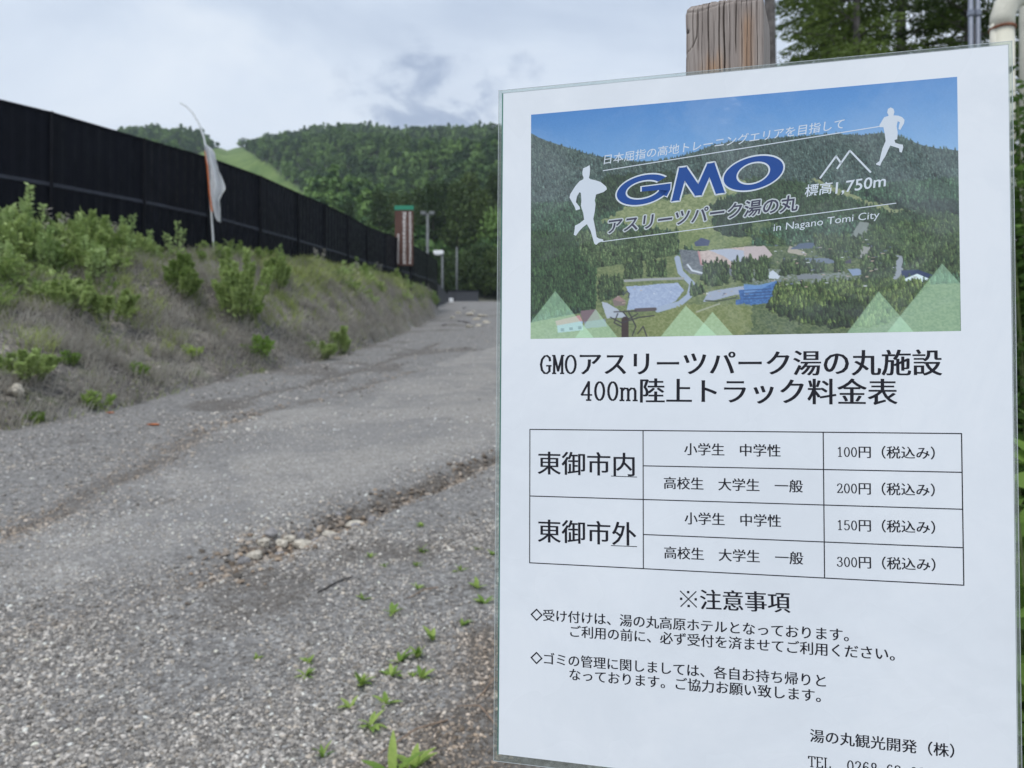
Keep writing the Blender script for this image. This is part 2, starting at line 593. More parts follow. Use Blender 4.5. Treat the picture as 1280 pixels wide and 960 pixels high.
def masks_at(X, Y):
    dg, sg = polydist(X, Y, GULLY)
    wn = .5 + fbm(X * 2.2, Y * 2.2, 31, 3)
    so = np.exp(-(dg / (.12 * wn)) ** 2) * .8 * (.35 + .65 * sstep(-1.75, -1.1, X))
    d5, s5 = polydist(X, Y, SOILP)
    so = np.maximum(so, sstep(-.12, .35, -s5 * d5 + (fbm(X * 5, Y * 5, 62, 3) - .5) * .5) * (1 - sstep(3.6, 5.0, Y)) * .9)
    d2, s2 = polydist(X, Y, RUT2)
    so = np.maximum(so, .7 * np.exp(-(d2 / .25) ** 2))
    nzw = fbm(X * 1.3, Y * 1.3, 93, 4)
    wo = sstep(-.1, .75, d2 + (nzw - .5) * 1.5) * ((s2 > 0) & (sg > 0)) * sstep(.0, .7, dg + (nzw - .5) * .5)
    return so, wo


def scatter(n, y0, y1, u0, u1, smin, smax, seed, wornkeep=.25, pw=2.0, lim=None):
    r = np.random.RandomState(seed)
    Y = y0 * (y1 / y0) ** r.rand(n)
    X = r.uniform(u0, u1, n) * Y
    so, wo = masks_at(X, Y)
    dens = .5 + 1.9 * (fbm(X * 1.6, Y * 1.6, 91, 3) - .42)
    keep = (r.rand(n) < (1 - wo * (1 - wornkeep)) * np.clip(dens, .15, 1)) & (X > ip(FOOT, Y) - .15) & (X < 1.2)
    X, Y, so = X[keep], Y[keep], so[keep]
    sz = smin + (smax - smin) * r.rand(len(X)) ** 3.2
    wo = wo[keep]
    sz = sz * (1 - .35 * wo)
    v, f = rocks(X, Y, sz, r)
    return v, f, np.clip(stone_cols(len(X), r, np.clip(so, 0, 1) * .8) * np.repeat(1 + .5 * wo, 12)[:, None], 0, .8)


sets = [scatter(70000, 2.15, 4.9, -.71, .01, .0055, .022, 1, .45), scatter(24000, 4.4, 9.5, -.71, .01, .011, .032, 2, .5), scatter(6000, 8, 30, -.42, .02, .025, .06, 3, .35),
        scatter(1500, 1.0, 2.15, -.8, .5, .007, .024, 4)]
# small rubble washed into the channel
rq = np.random.RandomState(44)
gp = np.array(GULLY)
n_ = 1300
sg_ = rq.rand(n_) ** .8 * (len(gp) - 3.6)
i0 = sg_.astype(int)
fr_ = (sg_ - i0)[:, None]
q_ = gp[i0] * (1 - fr_) + gp[i0 + 1] * fr_ + rq.normal(size=(n_, 2)) * np.array([.05, .09]) * (1 + .22 * sg_[:, None])
v, f = rocks(q_[:, 0], q_[:, 1], .012 + .045 * rq.rand(n_) ** 3, rq)
sets.append((v, f, stone_cols(n_, rq, .3 + rq.rand(n_) * .7) * .85))
vo, fo, co, k = [], [], [], 0
for v, f, cc in sets:
    vo.append(v)
    fo.append(f + k)
    co.append(cc)
    k += len(v)
g = mk('gravel', np.concatenate(vo), np.concatenate(fo), M_stone, cols={'col': np.concatenate(co)})
tag(g, 'loose grey crushed stone scattered over the road', kind='stuff')

# separate pale stones one can pick out in the washed-out channel
M_pale = simple('pale_stone', (.52, .475, .40), .75, .3, 30, bump=.4, bscale=90)
M_greyst = simple('grey_stone', (.26, .25, .25), .8, .3, 30, bump=.4, bscale=90)
M_orange = simple('rust_orange', (.42, .13, .04), .7, .3, 40)


def boulder(size, seed, flat=.65):
    import bmesh
    r = random.Random(seed)
    bm_ = bmesh.new()
    bmesh.ops.create_icosphere(bm_, subdivisions=2, radius=.5)
    ph = [r.uniform(0, 6) for _ in range(6)]
    for v in bm_.verts:
        p = v.co
        k_ = 1 + .16 * math.sin(p.x * 7 + ph[0]) + .14 * math.sin(p.y * 8 + ph[1]) + .12 * math.sin(p.z * 9 + ph[2]) + r.uniform(-.13, .13)
        v.co = Vector((p.x * k_ * 1.25 * size, p.y * k_ * .9 * size, p.z * k_ * flat * size))
    V_ = [v.co.copy() for v in bm_.verts]
    F_ = [[v.index for v in f.verts] for f in bm_.faces]
    bm_.free()
    return V_, F_


STN = [  # x y (photo bearing resolved to ground), size, mat, label
    ([(-1.054,5.176)][0], .085, M_pale, 'largest rounded cream stone lodged in the washed-out channel'),
    ([(-1.161,4.879)][0], .075, M_pale, 'angular cream stone left of the rounded one in the channel'),
    ([(-1.266,4.690)][0], .085, M_pale, 'flat tan stone between two pale stones in the channel'),
    ([(-1.245,4.630)][0], .05, M_pale, 'small pale stone at the near lip of the flat tan stone'),
    ([(-1.466,4.690)][0], .07, M_greyst, 'light grey stone at the upper edge of the channel, leftmost cluster'),
    ([(-1.367,4.736)][0], .055, M_pale, 'cream pebble next to the light grey stone in the channel'),
    ([(-1.356,4.486)][0], .06, M_greyst, 'dull grey stone on the near side of the channel'),
    ([(-1.325,4.831)][0], .05, M_greyst, 'small grey stone resting on the far lip of the channel'),
    ([(-1.009,4.980)][0], .05, M_greyst, 'small brownish stone just in front of the rounded cream stone'),
    ([(-1.187,5.290)][0], .045, M_greyst, 'small pebble behind the rounded cream stone'),
    ([(-1.491,4.287)][0], .05, M_greyst, 'grey stone at the left end of the washed-out channel'),
    ([(-1.467,4.557)][0], .065, M_pale, 'pale chip just left of the dull grey stone, near side of the channel'),
    ([(-1.221,4.799)][0], .06, M_greyst, 'grey stone wedged between the angular cream stone and the tan one'),
    ([(-1.389,4.645)][0], .06, M_pale, 'whitish stone in the middle of the leftmost cluster'),
    ([(-0.934,5.139)][0], .05, M_greyst, 'grey stone right of the rounded cream stone, deep in the channel'),
    ([(-1.464,4.378)][0], .06, M_pale, 'pale stone at the low left tail of the channel'),
    ([(-5.678,8.805)][0], .16, M_pale, 'pale flat rock at the foot of the bank by the left edge'),
]
for i, ((x, y), s, mt, lb) in enumerate(STN):
    v, f = boulder(s * 1.15, i, .75)
    x, y = float(x), float(y)
    o = mk('stone', v, f, mt, loc=(x, y, float(ground(x, y)) + s * .30))
    o.rotation_euler = (0, 0, i * 1.3)
    tag(o, lb, 'stone', 'pale stones lying on the road')
for (x, y), s, lb in (([(-3.934,8.444)][0], .085, 'orange-brown fragment on the gravel near the foot of the bank'), ([(-4.772,9.139)][0], .06, 'faded salmon fragment left of the orange-brown one')):
    v, f = boulder(s, 77, .3)
    o = mk('brick_fragment', v, f, M_orange, loc=(x, y, float(ground(x, y)) + .015))
    tag(o, lb, 'fragment')

# rubble where the road breaks up far ahead
RB = [(-3.179,45.553),(-3.515,56.238),(-2.320,42.840),(-1.666,36.346),(-1.925,33.011),(-2.432,48.633),(-1.558,40.432),(-2.306,34.598),(-2.950,38.280),(-1.323,30.236),(-2.734,30.885),(-1.602,29.017),(-1.100,33.011)]
for i, (x, y) in enumerate(RB):
    s = (.30, .36, .42, .3, .34, .26, .4, .28, .25, .22, .25, .3, .3)[i]
    v, f = boulder(s, 100 + i, .5)
    o = mk('rubble_block', v, f, (M_pale, M_greyst)[i % 3 == 1], loc=(x, y, float(ground(x, y)) + s * .12))
    o.rotation_euler = (0, 0, i * 2.1)
    tag(o, 'broken pale stone in the rubble where the road crests far ahead', 'rubble', 'rubble heap at the top of the road')

# ------------------------------------------------------------------ fence
m, b, pr, out = new_mat('dark_sheet')
c = ocoord(b)
b.put(pr.inputs['Base Color'], b.ramp(b.noise(c, 1.2, 5, .6), [(.3, (.0012, .002, .005)), (.7, (.003, .004, .009))]))
b.put(pr.inputs['Roughness'], b.maprange(b.noise(c, 6, 4), .3, .7, .38, .6))
pr.inputs['Specular IOR Level'].default_value = .11
M_sheet = m
M_rail = simple('dark_rail', (.024, .028, .042), .6, .2, 5)
M_fpost = simple('fence_post_paint', (.005, .006, .010), .7, .2, 5, spec=.15)
FP = [  # y along, x, top px-derived z, rail z
    (9.4, -12.4, None), (11.2, -11.15, None), (-9.921,12.900,6.716), (-8.784,14.600,6.814), (-7.925,16.500,6.926), (-7.338,18.500,7.148), (-6.706,20.400,7.226), (-6.291,22.500,7.321), (-6.006,24.500,7.480),
    (-5.758,26.800,7.649), (-5.542,29.200,7.803), (-5.272,31.800,8.065), (-5.051,34.600,8.372), (-4.887,37.800,8.712), (-4.908,44.000,9.435), (-5.291,54.000,10.731)]
RL = [None, None, 203, 230, 252, 269, 287, 300, 310, 319, 327, 333, 338, 342.5, 348, 353]
P3 = []
for i, p in enumerate(FP):
    if p[2] is None:
        x, y = p[1], p[0]
        zt = 6.35 - (12.9 - y) * .04
        zr = zt - 1.33
    else:
        x, y, zt = p
        zr = 1.5 + (490 - RL[i]) / 961 * y
    P3.append((x, y, float(ground(x, y)) - .15, zr, zt))
fence = thing('dark_fence', 'tall black sheet-metal windbreak fence running along the top of the bank', 'fence', (P3[3][0], P3[3][1], 0))
fx, fy = P3[3][0], P3[3][1]


def panel(p, q, za0, za1, zb0, zb1, ribs, dy=0.0):
    """ribbed sheet between two posts; za* bottom/top at p, zb* at q"""
    n = ribs * 4
    d = Vector((q[0] - p[0], q[1] - p[1], 0))
    L = d.length
    d.normalize()
    nn = Vector((d.y, -d.x, 0))
    V_, F_ = [], []
    prof = (0, .0, .018, .018)
    for i in range(n + 1):
        s = i / n
        off = prof[i % 4] + dy
        base_ = Vector((p[0], p[1], 0)) + d * (L * s)
        zb, zt_ = za0 + (zb0 - za0) * s, za1 + (zb1 - za1) * s
        for o_ in (off, off - .006):
            V_.append(base_ + nn * o_ + Vector((0, 0, zb)))
            V_.append(base_ + nn * o_ + Vector((0, 0, zt_)))
    for i in range(n):
        k_ = i * 4
        F_ += [[k_, k_ + 4, k_ + 5, k_ + 1], [k_ + 2, k_ + 3, k_ + 7, k_ + 6], [k_ + 1, k_ + 5, k_ + 7, k_ + 3]]
    return V_, F_


def off(Vs):
    return [(v[0] - fx, v[1] - fy, v[2]) for v in Vs]


for i in range(len(P3) - 1):
    p, q = P3[i], P3[i + 1]
    v, f = panel(p, q, p[3] + .03, p[4] - .02, q[3] + .03, q[4] - .02, 8)
    mk('upper_panel', off(v), f, M_sheet, fence)
    v, f = panel(p, q, p[2], p[3] - .03, q[2], q[3] - .03, 8)
    mk('lower_panel', off(v), f, M_sheet, fence)
    for zi, nm, hh, mt in ((3, 'middle_rail', .035, M_rail), (4, 'top_rail', .022, M_fpost)):
        d = Vector((q[0] - p[0], q[1] - p[1], 0)).normalized()
        nn = Vector((d.y, -d.x, 0)) * .03
        A_ = [Vector((p[0], p[1], p[zi])), Vector((q[0], q[1], q[zi]))]
        V_ = []
        for a_ in A_:
            for sx, sz in ((-.2, -1), (1.1, -1), (1.1, 1), (-.2, 1)):
                V_.append(a_ + nn * sx + Vector((0, 0, sz * hh)))
        mk(nm, off(V_), [[0, 1, 2, 3], [7, 6, 5, 4], [0, 4, 5, 1], [1, 5, 6, 2], [2, 6, 7, 3], [3, 7, 4, 0]], mt, fence)
    # a thin stiffener inside each bay
for p in P3:
    v, f = box(-.022, -.04, p[2] - .3, .022, .0, p[4] + .02)
    v = [(a + p[0], b_ - .01 + p[1], c_) for a, b_, c_ in v]
    v = [(a + .04, b_ - .01, c_) for a, b_, c_ in v]
    mk('post', off(v), f, M_fpost, fence)

# ------------------------------------------------------------------ leaves
def foliage_mat(name, dark, light, trans=.25, scale=1.2, rnd=.3, big=0.0):
    m, b, pr, out = new_mat(name)
    c = ocoord(b)
    oi = b.n('ShaderNodeObjectInfo')
    big_ = b.noise(oi.outputs['Location'], .018, 3, .6)
    f = b.math('ADD', b.math('MULTIPLY', b.noise(c, scale, 3, .6), 1 - big), b.math('MULTIPLY', big_, big))
    f2 = b.noise(c, scale * 14, 2, .6)
    s = b.math('ADD', b.math('MULTIPLY', f, .6), b.math('MULTIPLY', f2, .4))
    s = b.math('ADD', s, b.math('MULTIPLY', b.math('SUBTRACT', oi.outputs['Random'], .5), rnd))
    colr = b.ramp(b.maprange(s, .3, .72), [(0, dark), (1, light)])
    b.put(pr.inputs['Base Color'], colr)
    pr.inputs['Roughness'].default_value = .6
    pr.inputs['Specular IOR Level'].default_value = .25
    if trans:
        tr = b.n('ShaderNodeBsdfTranslucent', ins={'Color': colr})
        mx = b.n('ShaderNodeMixShader', ins={0: trans, 1: pr.outputs[0], 2: tr.outputs[0]})
        b.t.links.new(mx.outputs[0], out.inputs[0])
    return m


M_wood = foliage_mat('forest_leaf', (.040, .095, .026), (.19, .31, .085), .1, .25, .40, .75)
M_larch = foliage_mat('larch_leaf', (.030, .062, .020), (.105, .155, .045), .15, .35, .2)
M_fir = foliage_mat('fir_needle', (.035, .065, .016), (.15, .21, .05), .25, 1.5, .2)
M_weed = foliage_mat('weed_leaf', (.18, .27, .07), (.47, .58, .23), .35, 2.0, .25)
M_weedp = foliage_mat('pale_weed_leaf', (.24, .35, .12), (.52, .64, .29), .35, 2.0, .25)
M_sprout = foliage_mat('sprout_leaf', (.18, .30, .06), (.40, .52, .14), .35, 9.0, .4)
M_straw = foliage_mat('straw', (.34, .32, .29), (.66, .63, .56), .15, 1.5, 0)
M_grass = foliage_mat('grass_blade', (.18, .24, .07), (.50, .56, .22), .35, 1.5, 0)
M_bark = simple('bark', (.07, .058, .048), .9, .4, 14, bump=.8, bscale=30)
M_barkg = simple('grey_bark', (.10, .09, .085), .9, .4, 10, bump=.8, bscale=30)
M_stem = simple('green_stem', (.11, .14, .05), .7, .3, 20)


def rhombs(Pt, size, rs, up=0.0, aspect=.6, dirs=None):
    """small leaf-shaped quads at points Pt"""
    n = len(Pt)
    d = rs.normal(size=(n, 3)) if dirs is None else dirs + rs.normal(size=(n, 3)) * .35
    d[:, 2] -= up
    d /= np.linalg.norm(d, axis=1)[:, None] + 1e-9
    r = rs.normal(size=(n, 3))
    s = np.cross(d, r)
    s /= np.linalg.norm(s, axis=1)[:, None] + 1e-9
    nrm = np.cross(d, s)
    sz = (size * rs.uniform(.6, 1.4, n))[:, None]
    a = Pt - d * sz * .5
    c_ = Pt + d * sz * .5
    b1 = Pt + s * sz * aspect * .5 + nrm * sz * .08
    b2 = Pt - s * sz * aspect * .5 + nrm * sz * .08
    v = np.stack([a, b1, c_, b2], 1).reshape(-1, 3)
    f = np.arange(n * 4).reshape(n, 4)
    return v, f


def crown_pts(n, h, r, z0, rs, kind):
    """points in clumps through a crown volume"""
    nc_ = max(6, n // 22)
    t = rs.rand(nc_)
    if kind == 'cone':
        zc_ = z0 + (h - z0) * t ** 1.25
        rr = r * (1 - (zc_ - z0) / (h - z0)) ** .8 + .05 * r
    else:
        zc_ = z0 + (h - z0) * (.08 + .88 * t)
        q = (zc_ - z0) / (h - z0)
        rr = r * np.sqrt(np.clip(1 - (2 * q - .9) ** 2 / 1.3, .05, 1))
    a = rs.rand(nc_) * 6.283
    rho = rr * (.45 + .55 * rs.rand(nc_) ** .5)
    cx = np.stack([rho * np.cos(a), rho * np.sin(a), zc_], -1)
    idx = rs.randint(0, nc_, n)
    return cx[idx] + rs.normal(size=(n, 3)) * np.array([.16, .16, .07 if kind == 'cone' else .11]) * r * 1.0


# far forest: seedling meshes instanced over the hill
src_col = bpy.data.collections.new('forest_source')
for i in range(5):
    r_ = np.random.RandomState(200 + i)
    kind = 'round' if i % 5 < 3 else 'cone'
    h, r = (6.0, 2.6) if kind == 'round' else (7.6, 1.8)
    pts_ = crown_pts(420, h, r, 1.5, r_, kind)
    v, f = rhombs(pts_, .9, r_, 0, .8)
    ic = IV * np.array([r * .55, r * .55, h * .36]) * (1 + r_.uniform(-.2, .2, (12, 1))) + np.array([0, 0, h * .48])
    F_ = [list(q) for q in f] + [list(np.array(q) + len(v)) for q in IF]
    o = mk('forest_tree', np.concatenate([v, ic]), F_, M_wood)
    COL.objects.unlink(o)
    src_col.objects.link(o)

r_ = np.random.RandomState(5)
N = 230000
Yt = np.sqrt(r_.uniform(104 ** 2, 730 ** 2, N))
Xt = r_.uniform(-.68, .80, N) * Yt
# thin to a minimum spacing with a coarse hash
cell = {}
keep = []
for i in range(N):
    sp_ = 2.0 + Yt[i] * .0036
    k_ = (int(Xt[i] / sp_), int(Yt[i] / sp_))
    if k_ not in cell:
        cell[k_] = 1
        keep.append(i)
Xt, Yt = Xt[keep], Yt[keep]
Zt = ground(Xt, Yt)
pxt = Xt / Yt * 961 + 640
pyt = 490 - (Zt - 1.5) / Yt * 961
Zt = np.where(Yt > 110, Zt, Zt)
ok = ~ski(pxt + r_.normal(0, 2, len(pxt)), pyt)
Xt, Yt, Zt = Xt[ok], Yt[ok], Zt[ok]
me = bpy.data.meshes.new('forest')
me.from_pydata([(float(a), float(b_), float(c_) - .3) for a, b_, c_ in zip(Xt, Yt, Zt)], [], [])
a = me.attributes.new('scl', 'FLOAT', 'POINT')
a.data.foreach_set('value', np.clip(r_.normal(.82, .2, len(Xt)) * (1 + .35 * (fbm(Xt * .02, Yt * .02, 46, 2) - .4)), .45, 1.6).astype(np.float32))
forest = bpy.data.objects.new('forest', me)
COL.objects.link(forest)
tag(forest, 'dense green forest covering both hills', kind='stuff')


def instancer(obj, coll, tilt=.08):
    ng = bpy.data.node_groups.new('scatter', 'GeometryNodeTree')
    ng.interface.new_socket('Geometry', in_out='INPUT', socket_type='NodeSocketGeometry')
    ng.interface.new_socket('Geometry', in_out='OUTPUT', socket_type='NodeSocketGeometry')
    N_ = ng.nodes.new
    gi, go = N_('NodeGroupInput'), N_('NodeGroupOutput')
    ci = N_('GeometryNodeCollectionInfo')
    ci.inputs['Collection'].default_value = coll
    ci.inputs['Separate Children'].default_value = True
    ci.inputs['Reset Children'].default_value = True
    iop = N_('GeometryNodeInstanceOnPoints')
    iop.inputs['Pick Instance'].default_value = True
    rv = N_('FunctionNodeRandomValue')
    rv.data_type = 'FLOAT_VECTOR'
    rv.inputs[0].default_value = (-tilt, -tilt, 0)
    rv.inputs[1].default_value = (tilt, tilt, 6.283)
    na = N_('GeometryNodeInputNamedAttribute')
    na.data_type = 'FLOAT'
    na.inputs[0].default_value = 'scl'
    L = ng.links.new
    L(gi.outputs[0], iop.inputs['Points'])
    L(ci.outputs[0], iop.inputs['Instance'])
    L(rv.outputs[0], iop.inputs['Rotation'])
    L(na.outputs[0], iop.inputs['Scale'])
    L(iop.outputs[0], go.inputs[0])
    md = obj.modifiers.new('scatter', 'NODES')
    md.node_group = ng


instancer(forest, src_col)


# mid-distance trees, each a thing
def tree_thing(h, r, n, kind, seed, leaf, label, name='larch_tree', mat=M_larch):
    r_ = np.random.RandomState(seed)
    t = thing(name, label, 'tree', group='tall trees at the end of the road')
    v, f = tube([(0, 0, -.4), (.05, .03, h * .4), (0, .05, h * .93)], [h * .014, h * .009, h * .002], 8)
    for k_ in range(9):
        a = k_ * 2.4
        z = h * (.2 + .07 * k_)
        L_ = r * (1 - .07 * k_)
        v2, f2 = tube([(0, 0, z), (L_ * .6 * math.cos(a), L_ * .6 * math.sin(a), z + .02 * h), (L_ * math.cos(a), L_ * math.sin(a), z - .01 * h)], [h * .004, h * .0025, .01], 5)
        v, f = join((v, f), (v2, f2))
    mk('trunk', v, f, M_bark, t)
    pts_ = crown_pts(n, h, r, h * .10, r_, kind)
    v, f = rhombs(pts_, leaf, r_, .2, .55)
    mk('crown', v, f, mat, t)
    return t


protos = [tree_thing(14.5, 2.9, 5200, 'cone', 301, .42, ''), tree_thing(12.5, 2.5, 4600, 'cone', 302, .42, ''), tree_thing(10.5, 3.6, 4600, 'round', 303, .45, '', 'broadleaf_tree', M_wood), tree_thing(7.0, 2.8, 3600, 'round', 304, .36, '', 'broadleaf_tree', M_larch)]
MT = [  # px, Y, proto, scale
    (395, 112, 2, .9), (415, 108, 0, .85), (436, 118, 1, .95), (455, 106, 2, .9), (474, 113, 0, .95), (492, 121, 1, 1.0), (508, 107, 0, .92), (524, 117, 1, 1.05), (541, 110, 0, 1.0), (556, 122, 1, 1.1),
    (572, 108, 0, 1.02), (588, 116, 0, 1.08), (603, 109, 1, 1.1), (618, 118, 0, 1.1), (634, 108, 2, 1.1), (655, 114, 0, 1.0), (680, 110, 1, 1.0), (710, 116, 0, .95),
    (560, 104, 3, .8), (590, 103, 3, .85), (606, 102, 3, 1.0), (622, 101, 3, .9), (575, 102.5, 3, .7), (550, 103.5, 3, .6), (645, 101, 3, 1.0)]
ORD = [o_ + ' #' for o_ in ('first', 'second', 'third', 'fourth', 'fifth', 'sixth', 'seventh', 'eighth', 'ninth', 'tenth', 'eleventh', 'twelfth', 'thirteenth', 'fourteenth', 'fifteenth', 'sixteenth', 'seventeenth', 'eighteenth')]
used = set()
for i, (px, Y, k_, s) in enumerate(MT):
    X = (px - 640) / 961 * Y
    z = float(ground(X, Y)) - .1
    if k_ < 3:
        lb = '%s from the left, tall row beyond the road end' % ORD[i].replace('#', 'tall dark tree' if k_ < 2 else 'rounded broadleaf tree')
    else:
        lb = '%s from the left, light green row behind the lamp' % ORD[(560, 590, 606, 622, 575, 550, 645).index(px) if False else sorted((560, 590, 606, 622, 575, 550, 645)).index(px)].replace('#', 'low tree')
    if k_ not in used:
        o = protos[k_]
        o.location, o.rotation_euler, o.scale = (X, Y, z), (0, 0, i), (s, s, s)
        o['label'] = lb
        used.add(k_)
    else:
        dup(protos[k_], (X, Y, z), i * 1.7, s, lb)


# ------------------------------------------------------------------ near firs, upper right
def fir(h, seed, loc, label, zlo=.9, spread=.26, trunk=.065, dens=1.0, extra=()):
    r_ = np.random.RandomState(seed)
    t = thing('fir_tree', label, 'tree', loc)
    v, f = tube([(0, 0, -.3), (.02, 0, h * .3), (0, .02, h * .7), (0, 0, h)], [trunk * 1.25, trunk * 1.05, trunk * .7, .01], 10)
    PT, DR = [], []
    z = zlo
    bv, bf = [], []
    extra = list(extra)
    while z < h - .2 or extra:
        nb = r_.randint(5, 8)
        a0 = r_.rand() * 6.28
        sp_x = None
        if extra:
            sp_x, nb, zkeep = extra.pop(), 1, z
            z = sp_x[1]
        for k_ in range(nb):
            if sp_x is None and r_.rand() > dens:
                continue
            a = a0 + k_ * 6.283 / nb + r_.normal(0, .2)
            L_ = ((h - z) * spread + .25) * r_.uniform(.65, 1.15)
            if sp_x:
                a, L_ = sp_x[0], sp_x[2]
            e = np.array([math.cos(a), math.sin(a), 0])
            sd = np.array([-math.sin(a), math.cos(a), 0])
            zz = z + r_.normal(0, .06)
            dr = r_.uniform(.02, .22)

            def pos(s):
                return e * L_ * s + np.array([0, 0, zz + .22 * s * L_ * .5 - dr * 1.6 * L_ * s * s + (.12 * L_ * s ** 4)])
            bp = [pos(s) for s in (0, .33, .66, 1)]
            v2, f2 = tube(bp, [.016, .011, .007, .003], 4, False)
            bv.append((v2, f2))
            nt_ = int(L_ / .075)
            for q in range(2, nt_):
                s = q / nt_
                tl = L_ * .42 * (1 - s) ** .6 * r_.uniform(.6, 1.1) + .06
                for sg_ in (-1, 1):
                    d_ = (e * .75 + sd * sg_ * .8 + np.array([0, 0, r_.normal(-.08, .12)]))
                    d_ /= np.linalg.norm(d_)
                    m_ = max(3, int(tl / .03))
                    ss = (np.arange(m_) + r_.rand(m_)) / m_
                    PT.append(pos(s) + d_ * (ss * tl)[:, None] + np.array([0, 0, -1]) * (ss ** 2 * tl * .18)[:, None])
                    DR.append(np.repeat((d_ + np.array([0, 0, -.15]))[None], m_, 0))
        z = zkeep if sp_x else z + r_.uniform(.2, .34)
    for p_ in bv:
        v, f = v + [tuple(q) for q in p_[0]], f + [[i_ + len(v) for i_ in q] for q in p_[1]]
    mk('trunk', v, f, M_barkg, t)
    PT, DR = np.concatenate(PT), np.concatenate(DR)
    PT = PT + r_.normal(size=PT.shape) * .016
    v, f = rhombs(PT, .078, r_, 0, .36, DR * 1.1)
    mk('crown', v, f, M_fir, t)
    return t


def gl(px, Y):
    X = (px - 640) / 961 * Y
    return (X, Y, float(ground(X, Y)) - .05)


fir(9.5, 11, gl(963, 9.0), 'slender conifer trunk rising just right of the wooden post, sparse branches', zlo=5.9, spread=.32, trunk=.075, dens=.28, extra=((3.25, 5.99, 1.3), (3.0, 6.05, .95)))
fir(11.5, 12, gl(1072, 10.5), 'bushy green fir at the upper right between trunk and grey pipes', zlo=1.4, spread=.17, trunk=.045, dens=.85)
fir(13, 13, gl(1128, 12.5), 'darker fir standing behind the bushy one, bare trunk showing', zlo=1.8, spread=.21, trunk=.08, dens=.6)
fir(12.5, 15, gl(1030, 13.5), 'farther fir filling the gap between the slender trunk and the bushy fir', zlo=3.2, spread=.15, trunk=.06, dens=.4)
fir(11, 14, gl(1215, 11.5), 'dense dark fir behind the twin grey pipes', zlo=1.0, spread=.2, trunk=.09, dens=.75)

# ------------------------------------------------------------------ pipework at the right
M_cream = simple('cream_paint', (.62, .60, .50), .45, .12, 6, bump=.2, bscale=25)
M_cream2 = simple('worn_cream_paint', (.55, .53, .45), .5, .2, 8)
M_rust = simple('rusty_joint', (.20, .085, .05), .8, .3, 30)
M_galv = simple('grey_galvanised', (.20, .22, .27), .45, .15, 10, metallic=.3)
M_teal = simple('teal_plastic', (.05, .20, .19), .5, .2, 10)
x, y, z = gl(1256, 4.0)
t = thing('cream_pipe', 'thick cream-painted upright pipe with rust-lined elbow, beside the sheet corner', 'pipe', (x, y, z))
ZT = 3.42 - z
v, f = tube([(0, 0, -.2), (0, 0, ZT - .02)], .055, 20)
mk('upright', v, f, M_cream, t, smooth=True)
v, f = lathe([(.057, 0), (.064, .004), (.064, .012), (.057, .016)], 20, (0, 0, ZT - .03))
mk('collar', v, f, M_rust, t)
v, f = tube([(0, 0, ZT - .02), (0, 0, ZT + .04), (.02, 0, ZT + .10), (.07, 0, ZT + .15), (.14, 0, ZT + .17), (.6, .1, ZT + .18)], [.057, .058, .060, .060, .058, .055], 20)
mk('elbow', v, f, M_cream2, t, smooth=True)
v, f = tube([(-.075, .02, ZT - .52), (-.045, 0, ZT - .2), (-.03, 0, ZT)], [.02, .022, .03], 12)
mk('side_conduit', v, f, M_cream2, t, smooth=True)
x, y, z = gl(1287, 4.3)
t = thing('cream_pipe', 'second cream pipe at the right edge, with valve cap and side branch', 'pipe', (x, y, z))
v, f = tube([(.02, 0, -.2), (.02, 0, 3.2), (.05, 0, 3.5), (.15, 0, 3.6)], .055, 20)
mk('upright', v, f, M_cream2, t, smooth=True)
zc_ = 1.5 + (490 - 165) / 961 * 4.3 - z
v, f = tube([(.02, -.03, zc_), (-.10, -.75, zc_), (-.12, -.92, zc_), (-.13, -.96, zc_)], [.04, .045, .062, .05], 14)
mk('valve_cap', v, f, M_cream, t, smooth=True)
v, f = tube([(-.16, -.9, zc_ - .02), (-.20, -.92, zc_ - .02)], [.025, .018], 10)
mk('hose_coupling', v, f, M_teal, t)
zc_ = 1.5 + (490 - 338) / 961 * 4.3 - z
v, f = tube([(.02, 0, zc_ + .01), (-.05, -.6, zc_ + .0), (-.10, -.95, zc_ - .0), (-.34, -1.02, zc_ - .01)], .04, 16)
mk('side_branch', v, f, M_cream, t, smooth=True)
for i, (px, r) in enumerate(((1216.5, .0135), (1225.5, .0125))):
    x, y, z = gl(px, 4.2)
    t = thing('grey_conduit', ('thin grey upright conduit, left one of the pair over the sheet', 'thin grey upright conduit, right one of the pair over the sheet')[i], 'conduit', (x, y, z))
    v, f = tube([(0, 0, -.2), (0, 0, 3.9)], r, 12)
    mk('tube', v, f, M_galv, t, smooth=True)
    v, f = lathe([(r, 0), (r + .005, .003), (r + .005, .03), (r, .034)], 12, (0, 0, 1.5 + (490 - 18) / 961 * 4.2 - z))
    mk('coupling', v, f, M_galv, t)
# ------------------------------------------------------------------ things far along the road
def hit(px, py, y0=3.0, y1=90.0):
    """walk out along a bearing until the ground reaches the given elevation"""
    Ys = np.exp(np.linspace(math.log(y0), math.log(y1), 1500))
    Xs = (px - 640) / 961 * Ys
    e = 490 - (ground(Xs, Ys) - 1.5) / Ys * 961
    k_ = np.argmax(e <= py)
    if e[k_] > py:
        k_ = int(np.argmin(e))
    return float(Xs[k_]), float(Ys[k_]), float(ground(Xs[k_], Ys[k_]))


M_brown = simple('brown_board', (.085, .035, .024), .6, .15, 3)
M_greenp = simple('green_board_cap', (.02, .22, .13), .5, .1, 3)
M_whitep = simple('white_lettering', (.78, .76, .74), .6, .08, 30)
M_white = simple('white_plastic', (.80, .81, .82), .4, .06, 8)
M_pole = simple('grey_concrete_pole', (.15, .16, .165), .7, .15, 3)
M_dark = simple('dark_grey_metal', (.04, .043, .05), .6, .2, 3)
M_red = simple('red_paint', (.22, .05, .03), .6, .1, 3)

